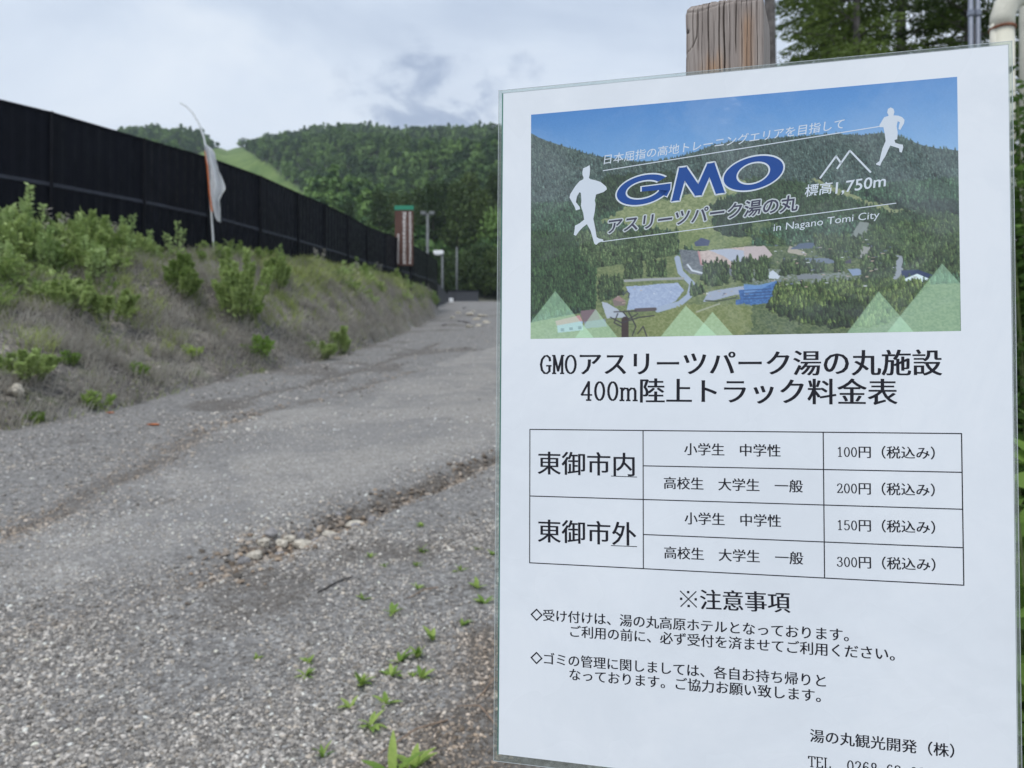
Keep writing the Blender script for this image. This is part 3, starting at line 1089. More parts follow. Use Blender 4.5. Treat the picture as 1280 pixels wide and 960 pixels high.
x0, y0, zb = (-5.192,34.000,7.099)
x1, _, zt = (-4.380,34.000,9.763)
t = thing('sign_board', 'tall brown signboard with green top and white vertical lettering before the fence', 'signboard', (x0, y0, zb))
wd_, ht_ = x1 - x0, zt - zb
v, f = box(0, 0, 0, wd_, .07, ht_ - .2)
mk('board', v, f, M_brown, t)
v, f = box(-.015, -.02, ht_ - .2, wd_ + .015, .09, ht_)
mk('cap', v, f, M_greenp, t)
zg = float(ground((x0 + x1) / 2, y0)) - zb - .2
for xx in (.08, wd_ - .16):
    v, f = box(xx, .075, zg, xx + .08, .15, ht_ - .1)
    mk('leg', v, f, M_fpost, t)
rl = random.Random(4)
for cx, cw, ztop, zlow, n_ in ((.66 * .78 / .78, .13, ht_ - .27, .06, 15), (.40, .17, ht_ - .27, .06, 13), (.13, .10, ht_ - 1.25, .08, 12)):
    cx = cx * wd_ / .81 + .02
    parts = []
    ph = (ztop - zlow) / n_
    for k_ in range(n_):
        zc_ = ztop - ph * (k_ + .5)
        for q in range(2):
            zz = zc_ + (q - .5) * ph * .5
            parts.append(box(cx - cw / 2 * rl.uniform(.6, 1), -.012, zz - ph * .09, cx + cw / 2 * rl.uniform(.6, 1), 0, zz + ph * .09))
        xx = cx + rl.uniform(-.25, .25) * cw
        parts.append(box(xx - cw * .12, -.015, zc_ - ph * .30, xx + cw * .12, -.001, zc_ + ph * .30))
    v, f = join(*parts)
    tag(mk('lettering', v, f, M_whitep, t), 'column of small white vertical characters', kind='stuff')

X, Y, Z = (-6.602,60.000,15.455)
gz = float(ground(X, Y))
t = thing('floodlight_pole', 'tall slim grey pole with twin floodlights on top, behind the signboard', 'light pole', (X, Y, gz))
v, f = tube([(0, 0, -.3), (0, 0, Z - gz)], [.14, .09], 10)
mk('pole', v, f, M_pole, t, smooth=True)
v, f = box(-.42, -.04, Z - gz - .12, .42, .04, Z - gz - .03)
mk('crossarm', v, f, M_pole, t)
for s in (-.34, .34):
    v, f = box(s - .2, -.16, Z - gz - .06, s + .2, .14, Z - gz + .16)
    mk('floodlight', v, f, M_pole, t)
X, Y, Z = (-7.982,88.000,17.737)
gz = float(ground(X, Y))
t = thing('street_lamp', 'street lamp with white boxy head on a grey post where the road crests', 'street lamp', (X, Y, gz))
v, f = tube([(0, 0, -.3), (0, 0, Z - gz)], [.17, .11], 10)
mk('post', v, f, M_pole, t, smooth=True)
v, f = join(box(-1.0, -.25, Z - gz - .42, .12, .25, Z - gz - .02), box(-.85, -.2, Z - gz - .52, -.15, .2, Z - gz - .42))
mk('lamp_head', v, f, M_white, t)
X, Y, Z = (-6.978,97.000,19.803)
gz = float(ground(X, Y))
t = thing('utility_pole', 'thin dark pole with red base in front of the trees', 'pole', (X, Y, gz))
v, f = tube([(0, 0, .9), (0, 0, Z - gz)], [.14, .10], 8)
mk('shaft', v, f, M_pole, t, smooth=True)
v, f = tube([(0, 0, -.3), (0, 0, .9)], [.17, .16], 8)
mk('base', v, f, M_red, t, smooth=True)
X, Y, Z = (-5.783,91.000,12.402)
gz = float(ground(X, Y))
t = thing('low_wall', 'long low dark grey wall across the crest of the road', 'wall', (X, Y, gz))
v, f = box(-1.8, -.5, -.3, 1.8, .5, 1.15)
mk('body', v, f, M_dark, t)
v, f = box(-1.86, -.56, 1.15, 1.86, .56, 1.27)
mk('coping', v, f, M_fpost, t)
X, Y, Z = (-6.118,57.000,9.637)
t = thing('round_marker', 'small round white marker on a stake at the foot of the floodlight pole', 'marker', (X, Y, float(ground(X, Y))))
hz = Z - float(ground(X, Y))
v, f = tube([(0, 0, -.1), (0, 0, hz)], .03, 6)
mk('stake', v, f, M_pole, t)
v, f = lathe([(.02, -.2), (.13, -.15), (.19, 0), (.13, .15), (.02, .2)], 12, (0, 0, hz))
mk('ball', v, f, M_white, t, smooth=True)
X, Y, Z = (-6.651,84.000,12.089)
o = mk('white_box', *box(-.22, -.2, -.2, .22, .2, .42), M_white, loc=(X, Y, float(ground(X, Y))))
tag(o, 'small white box on the ground beside the street lamp', 'box')
# low dark barrier stepping down from the fence end to the lamp
Xa, Ya, Za = (-5.984,58.000,9.840)
Xb, Yb, Zb = (-7.168,86.000,11.982)
t = thing('metal_barrier', 'dark grey low barrier running on from the end of the black fence', 'barrier', (Xa, Ya, 0))
ga, gb = float(ground(Xa, Ya)), float(ground(Xb, Yb))
for k_ in range(5):
    s0, s1 = k_ / 5, (k_ + 1) / 5
    p = [(0 + (Xb - Xa) * s, (Yb - Ya) * s) for s in (s0 + .004, s1 - .004)]
    g_ = [ga + (gb - ga) * s for s in (s0, s1)]
    top = [max(Za + (Zb - Za) * s, ga + (gb - ga) * s + .5) + .35 for s in (s0, s1)]
    V_ = [(p[0][0], p[0][1], g_[0] - .3), (p[1][0], p[1][1], g_[1] - .3), (p[1][0], p[1][1], top[1]), (p[0][0], p[0][1], top[0])]
    V_ += [(a - .06, b_, c_) for a, b_, c_ in V_]
    mk('panel', V_, [[0, 1, 2, 3], [7, 6, 5, 4], [0, 4, 5, 1], [1, 5, 6, 2], [2, 6, 7, 3], [3, 7, 4, 0]], M_dark, t)

# ------------------------------------------------------------------ torn banner
BP = [(-6.970,18.000,4.502), (-7.010,18.000,5.066), (-7.070,18.000,5.912), (-7.129,18.000,6.666), (-7.178,18.000,7.174), (-7.236,18.000,7.476), (-7.350,18.000,7.797), (-7.501,18.000,8.061), (-7.652,18.000,8.212), (-7.803,18.000,8.297)]
bx_, by_, bz_ = BP[0]
bz_ = float(ground(bx_, by_))
t = thing('banner_flag', 'ragged white and orange banner hanging from a bent white pole by the fence', 'banner', (bx_, by_, bz_))
loc = [(a - bx_, b_ - by_, c_ - bz_) for a, b_, c_ in BP]
v, f = tube([(0, 0, -.2)] + loc, [.024] * 6 + [.022, .021, .020, .019, .017], 8)
M_bpole = simple('banner_pole', (.62, .64, .66), .4, .08, 5)
mk('pole', v, f, M_bpole, t, smooth=True)
rows = [(182, 256.6, 260), (188, 257.5, 265), (200, 259.5, 268), (212, 261, 272.5), (224, 262, 278.5), (236, 263, 283.5), (243, 263.5, 280), (250, 264.5, 276), (262, 266, 278.5), (270, 269, 278), (277, 273, 275.5)]
R_ = np.array(rows)
yy = np.linspace(182, 277, 34)
V_, F_ = [], []
nc_ = 15
for i, y in enumerate(yy):
    l_, r_2 = np.interp(y, R_[:, 0], R_[:, 1]), np.interp(y, R_[:, 0], R_[:, 2])
    for j in range(nc_):
        s = j / (nc_ - 1)
        px = l_ + (r_2 - l_) * s
        k_ = 18 / 961
        X = (px - 640) * k_
        Z = 1.5 + (490 - y) * k_
        dep = .12 * math.sin(s * 8 + y * .05) * (.3 + s) + .07 * math.sin(s * 17 + y * .11)
        V_.append((X - bx_, 18 - .05 - dep - by_, Z - bz_))
for i in range(len(yy) - 1):
    for j in range(nc_ - 1):
        F_.append([i * nc_ + j, i * nc_ + j + 1, (i + 1) * nc_ + j + 1, (i + 1) * nc_ + j])
m, b, pr, out = new_mat('banner_cloth')
c = ocoord(b)
cc = b.ramp(b.noise(c, 4, 4), [(.3, (.66, .68, .70)), (.7, (.84, .85, .87))])
b.put(pr.inputs['Base Color'], cc)
pr.inputs['Roughness'].default_value = .8
tr = b.n('ShaderNodeBsdfTranslucent', ins={'Color': cc})
mx = b.n('ShaderNodeMixShader', ins={0: .3, 1: pr.outputs[0], 2: tr.outputs[0]})
b.t.links.new(mx.outputs[0], out.inputs[0])
mk('cloth', V_, F_, m, t, smooth=True)
M_or = simple('orange_cloth', (.62, .16, .04), .75, .12, 6)
V_, F_ = [], []
for i, y in enumerate(np.linspace(190, 266, 20)):
    l_ = np.interp(y, R_[:, 0], R_[:, 1])
    w_ = 2.0 if y > 203 else 1.5
    for j, s in enumerate((-.8, w_ * .5 - .5, w_ - 1.0)):
        k_ = 18 / 961
        V_.append(((l_ + s - 640) * k_ - bx_, 18 - .13 - .03 * (j == 1) - by_, 1.5 + (490 - y) * k_ - bz_))
for i in range(19):
    for j in range(2):
        F_.append([i * 3 + j, i * 3 + j + 1, (i + 1) * 3 + j + 1, (i + 1) * 3 + j])
mk('orange_hem', V_, F_, M_or, t, smooth=True)

# ------------------------------------------------------------------ weeds on the bank
def weed(name, label, h, stems, spread, leaf, dens, seed, mat, cat='weed', group=None, topw=.5, asp=.48):
    r_ = np.random.RandomState(seed)
    t = thing(name, label, cat, group=group)
    pv, PT, DR = [], [], []
    V_, F_ = [], []
    for s_ in range(stems):
        a = r_.rand() * 6.28
        q = spread * (r_.rand() ** .5)
        hh = h * r_.uniform(.45, 1.0) * (1 if s_ else 1.05) * (1 - .35 * (q / (spread + 1e-6)) ** 2)
        bx0, by0 = q * .5 * math.cos(a), q * .5 * math.sin(a)
        tx, ty = q * math.cos(a) * 1.1, q * math.sin(a) * 1.1
        p = [(bx0, by0, -.05), ((bx0 + tx) * .5, (by0 + ty) * .5, hh * .5), (tx, ty, hh)]
        v, f = tube(p, [.008, .006, .003], 4, False)
        V_, F_ = join((V_, F_), (v, f)) if V_ else (list(v), list(f))
        n = int(dens * hh)
        ss = r_.rand(n) ** topw
        ss = .12 + .9 * ss
        base_ = np.array([(1 - s) ** 2 * np.array(p[0]) + 2 * s * (1 - s) * np.array(p[1]) + s * s * np.array(p[2]) for s in ss])
        an = r_.rand(n) * 6.283
        d_ = np.stack([np.cos(an), np.sin(an), r_.uniform(.1, .9, n)], -1)
        ln = leaf * r_.uniform(.5, 1.2, n) * (1.15 - .5 * ss)
        PT.append(base_ + d_ * (ln * .6 + .01)[:, None])
        DR.append(d_)
    mk('stems', V_, F_, M_stem, t)
    v, f = rhombs(np.concatenate(PT), leaf, r_, 0, asp, np.concatenate(DR))
    mk('leaves', v, f, mat, t)
    return t


GW = 'leafy weeds crowding the upper bank'
TL_ = 'leafy green weed in the thicket covering the upper left of the bank'
pw = [weed('weed', TL_, .55, 9, .30, .065, 130, 401, M_weed, group=GW), weed('weed', TL_, .42, 11, .34, .055, 150, 402, M_weed, group=GW),
      weed('weed', TL_, .75, 6, .22, .075, 110, 403, M_weedp, group=GW), weed('weed', TL_, .3, 12, .34, .05, 160, 404, M_weed, group=GW), weed('weed', TL_, .5, 8, .28, .075, 120, 405, M_weedp, group=GW),
      weed('weed', TL_, .8, 5, .2, .07, 45, 406, M_straw, group=GW, asp=.25), weed('weed', TL_, .45, 16, .3, .17, 50, 407, M_weed, group=GW, asp=.13)]
r_ = np.random.RandomState(31)
cnt = 0
first = [True] * 7
tries = 0
while cnt < 185 and tries < 4000:
    tries += 1
    Y = r_.uniform(8.2, 16.5)
    tpar = r_.uniform(.34, 1.0)
    X = float(ip(FOOT, Y) - tpar * (ip(FOOT, Y) - ip(FENCE, Y)))
    if X / Y < -.80:
        continue
    px = X / Y * 961 + 640
    lim = .34 + .46 * np.clip((px - 60) / 160, 0, 1) + (.12 if px < -20 else 0)
    if tpar < lim + r_.normal(0, .06) or px > 235:
        continue
    k_ = int(r_.choice(7, p=[.22, .2, .12, .15, .11, .08, .12]))
    s = float(r_.uniform(.6, 1.5)) * (.8 if tpar < lim + .1 else 1)
    s *= 1 - .35 * float(np.clip((px - 110) / 90, 0, 1)) * (tpar > .6)
    z = float(ground(X, Y))
    lb = ('bushy bright weed', 'spreading low-branched weed', 'tall pale-leaved weed', 'short dense weed', 'large-leaved pale weed', 'dry straw-coloured stalk', 'narrow-bladed weed')[k_] + \
        (' at the foot of the black fence', ' in mid thicket', ' at the lower edge of the thicket')[0 if tpar > .82 else 1 if tpar > lim + .12 else 2] + \
        (', outermost left', ', below the tallest weed', ', below the broad weed', ', toward the forked weed')[int(np.digitize(px, [0, 80, 150]))]
    if first[k_]:
        pw[k_]['label'] = lb
        pw[k_].location, pw[k_].rotation_euler, pw[k_].scale = (X, Y, z), (0, 0, r_.rand() * 6), (s, s, s)
        first[k_] = False
    else:
        dup(pw[k_], (X, Y, z), float(r_.rand() * 6), s, lb)
    cnt += 1
# farther along the crest
GC = 'scattered weeds along the crest in front of the fence'
CL_ = 'scattered green weed on the bank farther along the black fence'
for i in range(84):
    Y = float(r_.uniform(17, 56))
    tpar = float(r_.uniform(.3 if Y > 21 else .75, .97))
    X = float(ip(FOOT, Y) - tpar * (ip(FOOT, Y) - ip(FENCE, Y)))
    if Y < 21 and r_.rand() < .5:
        continue
    k_ = int(r_.choice([0, 1, 3, 4, 5, 6]))
    o = dup(pw[k_], (X, Y, float(ground(X, Y))), float(r_.rand() * 6), float(r_.uniform(.55, 1.25)), ('bushy', 'low spreading', '', 'short', 'large-leaved', 'dry-stalked', 'narrow-bladed')[k_] + (' weed on the upper bank' if tpar > .6 else ' weed low on the bank') + (' just past the banner' if Y < 24 else ' before the middle bays of the fence' if Y < 32 else ' near the brown signboard' if Y < 42 else ' at the far end of the fence'))
    o['group'] = GC

# individually recognisable plants: px, base py, height px, kind
SP_ = [
    ('tall', 38, 318, 74, 'tallest pale weed rising against the black fence at the far left'),
    ('tall', 64, 318, 44, 'shorter pale weed just right of the tallest one at the far left'),
    ('bushy', 112, 330, 60, 'broad leafy weed standing against the fence left of centre of the thicket'),
    ('thin', 161, 326, 60, 'thin upright weed with layered leaves against the black fence'),
    ('thin', 185, 325, 40, 'short thin weed between the layered one and the forked one'),
    ('fork', 219, 330, 68, 'forked upright weed with pale leaves left of the banner'),
    ('low', 253, 328, 15, 'small weed at the foot of the banner pole, left side'),
    ('low', 272, 326, 20, 'small bright weed at the foot of the banner pole, right side'),
    ('low', 300, 328, 24, 'upright small weed right of the banner on the bank crest'),
    ('low', 323, 328, 18, 'tiny weed on the crest between banner and large bush'),
    ('thin', 352, 340, 36, 'slender weed on the crest before the third far fence post'),
    ('bush', 300, 402, 74, 'large round leafy bush growing on the bank slope below the banner'),
    ('bush', 345, 362, 34, 'smaller dark bush right of the large round bush'),
    ('bush', 228, 372, 40, 'yellow-green bush on the slope left of the large round bush'),
    ('lowbush', 92, 392, 34, 'bright green low bush at the lower edge of the thicket'),
    ('lowbush', 135, 400, 36, 'second bright low bush right of the first at the thicket edge'),
    ('lowbush', 30, 474, 34, 'deep green clump at the foot of the bank by the left edge'),
    ('lime', 121, 510, 20, 'lime green tuft at the very foot of the bank'),
    ('lime', 46, 528, 12, 'small green tuft behind the pale flat rock'),
    ('lime', 85, 455, 14, 'small tuft on the lower slope above the lime green one'),
    ('lime', 240, 447, 14, 'small green tuft midway down the bare slope'),
    ('lime', 171, 470, 14, 'faint green tuft on the litter at the slope foot'),
    ('lime', 322, 445, 22, 'yellowish sprig at the foot of the slope below the large bush'),
    ('bush', 425, 442, 26, 'green clump at the foot of the bank halfway along the road'),
    ('lowbush', 400, 446, 18, 'low clump left of the halfway green clump'),
    ('lime', 310, 396, 26, 'yellow-green sprig at the lower rim of the large bush'),
]
KD = {'tall': (1.0, 4, .12, .15, 120, M_weedp, .7), 'thin': (1.0, 2, .05, .17, 80, M_weedp, 1.0), 'fork': (1.0, 4, .2, .12, 90, M_weedp, .8), 'bushy': (1.0, 8, .3, .13, 110, M_weed, .5),
      'bush': (1.0, 26, .36, .10, 150, M_weed, .5), 'lowbush': (1.0, 24, .95, .15, 110, M_weed, .4), 'lime': (1.0, 14, .8, .26, 40, M_sprout, .6), 'low': (1.0, 5, .35, .2, 60, M_weed, .6)}
for i, (kd, px, py, hp, lb) in enumerate(SP_):
    X, Y, Z = hit(px, py)
    h = hp / 961 * Y * (1.35 if kd in ('tall', 'thin', 'fork', 'bush') else 1.15)
    h0, st_, sprd, lf, dn, mt, tw = KD[kd]
    lfs = min(lf * h, .085)
    o = weed('shrub' if 'bush' in kd else 'weed', lb, h, st_, sprd * h, lfs, (dn / h) * (2.0 if 'bush' in kd else 1.1), 500 + i, mt, cat='bush' if 'bush' in kd else 'weed', topw=tw)
    o.location = (X, Y, Z)

# ------------------------------------------------------------------ grass and straw
def blades(X, Y, L_, wdt, lean, rs, mat, name, label):
    n = len(X)
    Z = ground(X, Y)
    base_ = np.stack([X, Y, Z - .01], -1)
    a = rs.rand(n) * 6.283
    ld = np.stack([np.cos(a), np.sin(a), np.zeros(n)], -1)
    if lean is not None:
        ld = ld * .55 + np.array(lean)[None]
    d1 = ld * rs.uniform(.1, .5, (n, 1)) + np.array([0, 0, 1])
    if lean is not None:
        d1[:, 2] = rs.uniform(.05, .7, n)
    d1 /= np.linalg.norm(d1, axis=1)[:, None]
    d2 = d1 + ld * .6 - np.array([0, 0, .3])
    d2 /= np.linalg.norm(d2, axis=1)[:, None]
    LL = (L_ * rs.uniform(.5, 1.3, n))[:, None]
    mid_ = base_ + d1 * LL * .5
    tip = mid_ + d2 * LL * .5
    s = np.stack([-np.sin(a + 1), np.cos(a + 1), np.zeros(n)], -1) * (wdt * .5)
    v = np.stack([base_ - s, base_ + s, mid_ + s * .9, mid_ - s * .9, tip + s * .15, tip - s * .15], 1).reshape(-1, 3)
    k_ = (np.arange(n) * 6)[:, None]
    f = np.concatenate([k_ + np.array([[0, 1, 2, 3]]), k_ + np.array([[3, 2, 4, 5]])])
    o = mk(name, v, f, mat)
    return tag(o, label, kind='stuff')


def bank_pts(n, y0, y1, t0, t1, seed, thr=None, sc=1.2):
    r = np.random.RandomState(seed)
    Y = y0 * (y1 / y0) ** r.rand(n)
    t_ = r.uniform(t0, t1, n)
    X = ip(FOOT, Y) - t_ * (ip(FOOT, Y) - ip(FENCE, Y))
    k_ = X / Y > -.85
    if thr:
        k_ &= fbm(X * sc, Y * sc, seed, 3) > thr
    return X[k_], Y[k_], r


def tufts(X, Y, r, n, spread):
    return np.repeat(X, n) + r.normal(size=len(X) * n) * spread, np.repeat(Y, n) + r.normal(size=len(X) * n) * spread


X, Y, r = bank_pts(2900, 7, 40, .0, .95, 81, .38)
X, Y = tufts(X, Y, r, 20, .09)
blades(X, Y, .30, .011, (.7, -.6, -.3), r, M_straw, 'dry_grass_tufts', 'bleached dry grass hanging in tufts down the bank')
X, Y, r = bank_pts(900, 7, 40, .15, 1.0, 82, .42)
X, Y = tufts(X, Y, r, 22, .07)
blades(X, Y, .26, .011, None, r, M_grass, 'green_grass', 'tufts of fresh grass between the weeds')
X, Y, r = bank_pts(9000, 7, 40, .02, .98, 71, .47)
blades(X, Y, .26, .010, (.6, -.45, -.2), r, M_straw, 'dry_grass', 'dry straw-coloured grass lying on the bank slope')
X, Y, r = bank_pts(14000, 7, 30, .35, 1.0, 72, .47)
Y2 = Y
blades(X, Y, .2, .010, None, r, M_grass, 'green_grass', 'fresh green grass tufts between the weeds on the bank')
X, Y, r = bank_pts(20000, 19, 60, .45, 1.0, 73, .42, 1.3)
blades(X, Y, .34, .022, None, r, M_grass, 'green_grass', 'green grass on the far stretch of the bank below the fence')
X, Y, r = bank_pts(1800, 7, 30, -.02, .1, 74, .45)
blades(X, Y, .10, .010, None, r, M_grass, 'green_grass', 'short grass at the foot of the bank')
r = np.random.RandomState(75)
n = 24000
Y = 1.2 * (25 / 1.2) ** r.rand(n)
X = 1.25 + r.rand(n) ** 1.4 * (1.5 + Y * .6)
blades(X, Y, .28, .008, None, r, M_grass, 'green_grass', 'tall green grass on the verge right of the sheet')

# stones and clods peppered over the bank
r = np.random.RandomState(78)
n = 5000
Y = 7 * (40 / 7) ** r.rand(n)
t_ = r.rand(n) ** 1.6 * .7
X = ip(FOOT, Y) - t_ * (ip(FOOT, Y) - ip(FENCE, Y))
k_ = X / Y > -.8
X, Y = X[k_], Y[k_]
v, f = rocks(X, Y, .015 + .05 * r.rand(len(X)) ** 3, r)
o = mk('rubble_on_bank', v, f, M_stone, cols={'col': stone_cols(len(X), r) * .8})
tag(o, 'small stones and clods strewn over the earth bank', kind='stuff')

# ------------------------------------------------------------------ sprouts on the road
def leafshape(L_, w_, bend, seed=0):
    V_, F_ = [], []
    n = 6
    for i in range(n + 1):
        s = i / n
        hw = w_ * math.sin(math.pi * min(1, s * .92 + .06)) ** .8 * .5
        y = L_ * s
        z = bend * L_ * s * s * -1
        V_ += [(-hw, y * math.cos(bend * s), z + hw * .35), (0, y * math.cos(bend * s), z), (hw, y * math.cos(bend * s), z + hw * .35)]
    for i in range(n):
        k_ = i * 3
        F_ += [[k_, k_ + 1, k_ + 4, k_ + 3], [k_ + 1, k_ + 2, k_ + 5, k_ + 4]]
    return V_, F_


leaf_protos = []
SPR = [(527, 658, 7), (526, 690, 9), (464, 697, 8), (481, 708, 6), (521, 708, 7), (575, 713, 9), (595, 687, 6), (614, 694, 7), (522, 736, 9), (597, 735, 12), (454, 749, 8), (606, 754, 12), (491, 768, 12),
       (578, 782, 11), (541, 800, 16), (500, 828, 17), (522, 822, 14), (490, 844, 13), (527, 848, 14), (452, 856, 16), (387, 828, 10), (383, 845, 12), (439, 884, 12), (483, 880, 14), (464, 906, 17), (405, 946, 15),
       (321, 823, 8), (491, 972, 34), (517, 960, 24), (517, 845, 8)]
SL = {27: 'largest broad-leaved green sprout at the bottom edge, left of the sheet', 28: 'narrow-leaved sprout just right of the largest one at the bottom edge', 24: 'three-leaved sprout above the largest one near the bottom edge',
      26: 'lone tiny sprout far to the left on the gravel', 20: 'tiny sprout left of the sprout row, upper of two', 21: 'tiny sprout left of the sprout row, lower of two', 25: 'sprawling sprout nearest the bottom edge on bare gravel'}
for i, (px, py, hp) in enumerate(SPR):
    x_, y_, z_ = hit(px, py, 1.6)
    L_ = hp / 961 * y_ * 1.45
    t = thing('sprout', SL.get(i, 'small bright green sprout' + (' beside the left edge of the sheet' if px > 570 else ' near the dark stick' if px < 470 and py < 760 else ' in the dense row above the largest one' if py > 790 else ' in the middle of the gravel') + (', high up near the channel' if py < 700 else ', lower part' if py > 760 else '')), 'sprout', (x_, y_, z_), group='green sprouts in the gravel')
    rr = random.Random(900 + i)
    for k_ in range(rr.randint(6, 10) if hp < 30 else 5):
        if len(leaf_protos) < 6:
            v, f = leafshape(1, rr.uniform(.24, .38), rr.uniform(.1, .6))
            o = mk('leaf', v, f, M_sprout, t, smooth=True)
            leaf_protos.append(o)
        else:
            o = leaf_protos[rr.randrange(6)].copy()
            COL.objects.link(o)
            o.parent = t
        s = L_ * rr.uniform(.6, 1.1)
        if hp > 30 and k_ == 0:
            s = L_ * 1.15
        o.scale = (s * rr.uniform(.8, 1.3),) + (s, s)
        o.rotation_euler = (rad(rr.uniform(20, 75) if not (hp > 30 and k_ == 0) else 82), 0, rr.uniform(0, 6.28) if not (hp > 30 and k_ == 0) else .1)
        o.location = (0, 0, -.003)

M_twig = simple('dark_twig', (.045, .04, .038), .8, .3, 40)
M_root = simple('dry_root', (.26, .19, .14), .8, .3, 40)
a, b_ = [(-0.951,3.773),(-0.822,3.981)]
za, zb = float(ground(*a)), float(ground(*b_))
v, f = tube([(a[0], a[1], za + .006), ((a[0] + b_[0]) / 2, (a[1] + b_[1]) / 2 + .01, (za + zb) / 2 + .012), (b_[0], b_[1], zb + .008)], [.004, .005, .003], 7)
tag(mk('stick', v, f, M_twig), 'thin dark stick lying on the gravel between the channel and the sprouts', 'stick')
for i, (p, lb) in enumerate((([(0.000,2.882),(-0.066,2.905),(-0.105,2.826),(-0.133,2.783)], 'pale curled dry root beside the lower left edge of the sheet'), ([(0.000,2.540),(-0.113,2.715),(-0.199,2.741)], 'long thin dry root below the curled one'),
                             ([(-0.220,2.655),(-0.321,2.585),(-0.433,2.462)], 'dry reddish stem reaching toward the largest sprout'), ([(-0.362,3.793),(-0.426,3.734),(-0.495,3.668)], 'short dry twig among the upper sprouts'))):
    pts_ = [(x_, y_, float(ground(x_, y_)) + .008 + .012 * (k_ == 1)) for k_, (x_, y_) in enumerate(p)]
    v, f = tube(pts_, [.0035] * (len(pts_) - 1) + [.0015], 6)
    tag(mk('dry_root', v, f, M_root), lb, 'root')

# leafy growth at the right edge, close behind the sheet
def shrub(name, label, loc, h, r, n, leaf, mat, seed, asp=.42):
    r_ = np.random.RandomState(seed)
    t = thing(name, label, 'shrub', loc)
    V_, F_ = [], []
    PT, DR = [], []
    for s_ in range(n):
        a = r_.rand() * 6.28
        q = r * r_.rand() ** .5
        hh = h * r_.uniform(.55, 1)
        p = [(q * .3 * math.cos(a), q * .3 * math.sin(a), -.05), (q * .7 * math.cos(a), q * .7 * math.sin(a), hh * .55), (q * 1.1 * math.cos(a), q * 1.1 * math.sin(a), hh)]
        v, f = tube(p, [.006, .005, .002], 5, False)
        V_, F_ = join((V_, F_), (v, f)) if V_ else (list(v), list(f))
        m_ = int(34 * hh)
        ss = r_.uniform(.1, 1.03, m_)
        base_ = np.array([(1 - s) ** 2 * np.array(p[0]) + 2 * s * (1 - s) * np.array(p[1]) + s * s * np.array(p[2]) for s in ss])
        an = r_.rand(m_) * 6.283
        d_ = np.stack([np.cos(an), np.sin(an), r_.uniform(-.2, .9, m_)], -1)
        PT.append(base_ + d_ * leaf * .5)
        DR.append(d_)
    mk('stems', V_, F_, M_stem, t)
    v, f = rhombs(np.concatenate(PT), leaf, r_, 0, asp, np.concatenate(DR) * 1.5)
    mk('leaves', v, f, mat, t)
    return t


M_shr = foliage_mat('shrub_leaf', (.05, .11, .02), (.17, .28, .055), .3, 3.0, .3)
shrub('leafy_shrub', 'tall leafy green growth showing along the right edge of the sheet', (1.14, 1.55, float(ground(1.14, 1.55))), 1.42, .20, 26, .10, M_shr, 61)
shrub('leafy_shrub', 'lower leafy growth at the bottom right behind the sheet', (1.05, 1.35, float(ground(1.05, 1.35))), .9, .22, 22, .09, M_shr, 62)
shrub('leafy_shrub', 'tall dense bush standing in front of the cream pipes', (2.57, 3.72, float(ground(2.57, 3.72))), 2.42, .25, 75, .065, M_shr, 63)

# ------------------------------------------------------------------ wooden post
CA, SA = math.cos(rad(.596)), math.sin(rad(.596))


def c2w(x, y, z):          # camera-style axes (right, down, forward) to world axes
    return Vector((x, z * CA + y * SA, z * SA - y * CA))


XV = c2w(.97164739, -.00442776, -.2363932)
UV_ = c2w(.00294161, -.99952086, .03081241)
NV = XV.cross(UV_)
P0 = c2w(-.00582019, -.19206631, .50847306) + Vector((0, 0, 1.5))

wp, dp = .0475, .045
yaw = rad(-23.4)
ex, ey = Vector((math.cos(yaw), math.sin(yaw), 0)), Vector((-math.sin(yaw), math.cos(yaw), 0))
# right front corner just behind the sheet
cor = P0 + XV * .1643 + UV_ * .005 - NV * .0012
org = cor - ex * wp
zt_ = 1.5 + (490 - 7) / 961 * org.y + .0
zg = float(ground(org.x, org.y)) - .25
nf = 150
uf = np.linspace(0, 1, nf)
side = [(1, s) for s in np.linspace(.04, 1, 12)]
ring_u = np.concatenate([uf, np.ones(12), np.linspace(1, 0, 12)[1:], np.zeros(11)])
ring_v = np.concatenate([np.zeros(nf), np.linspace(.04, 1, 12), np.ones(11), np.linspace(1, .04, 12)[:-1]])
zs = np.concatenate([np.linspace(zg, zt_ - .13, 12)[:-1], np.linspace(zt_ - .13, zt_, 140)])
nu, nz = len(ring_u), len(zs)
UU_, ZZ_ = np.meshgrid(ring_u, zs)
VV_ = np.meshgrid(ring_v, zs)[0]
dt = zt_ - ZZ_                      # distance below the top
xm = UU_ * wp
front = (VV_ == 0)
dep = np.zeros_like(xm)
crk = np.zeros_like(xm)


def crack(f0, slope, d0, w_, zl0, zl1, wig=.004):
    global dep, crk
    cx = (f0 + slope * dt / .1 + wig * np.sin(dt * 160 + f0 * 30)) * wp
    a = np.exp(-((xm - cx) / w_) ** 2)
    m_ = sstep(zl0 - .003, zl0 + .004, dt) * (1 - sstep(zl1 - .012, zl1, dt))
    dep = dep + a * m_ * d0 * front
    crk = np.maximum(crk, a * m_ * front)


for c_ in ((.10, .0, .0010, .0003, 0, .03), (.165, .01, .0012, .0003, 0, .034), (.30, .01, .0030, .00042, 0, .2), (.44, .012, .0024, .0004, 0, .2), (.50, .018, .0040, .00055, .0, .2),
           (.655, .0, .0026, .0004, 0, .038), (.795, .0, .0012, .0003, 0, .2), (.85, -.01, .0010, .0003, .004, .2), (.575, .01, .0009, .00025, 0, .06), (.22, 0, .0008, .00025, .0, .1), (.92, .01, .0009, .00025, 0, .06), (.725, .01, .0008, .00025, .0, .09),
           (.37, .01, .0008, .00025, .01, .2)):
    crack(c_[0], c_[1], c_[2], c_[3] * .62, *c_[4:])
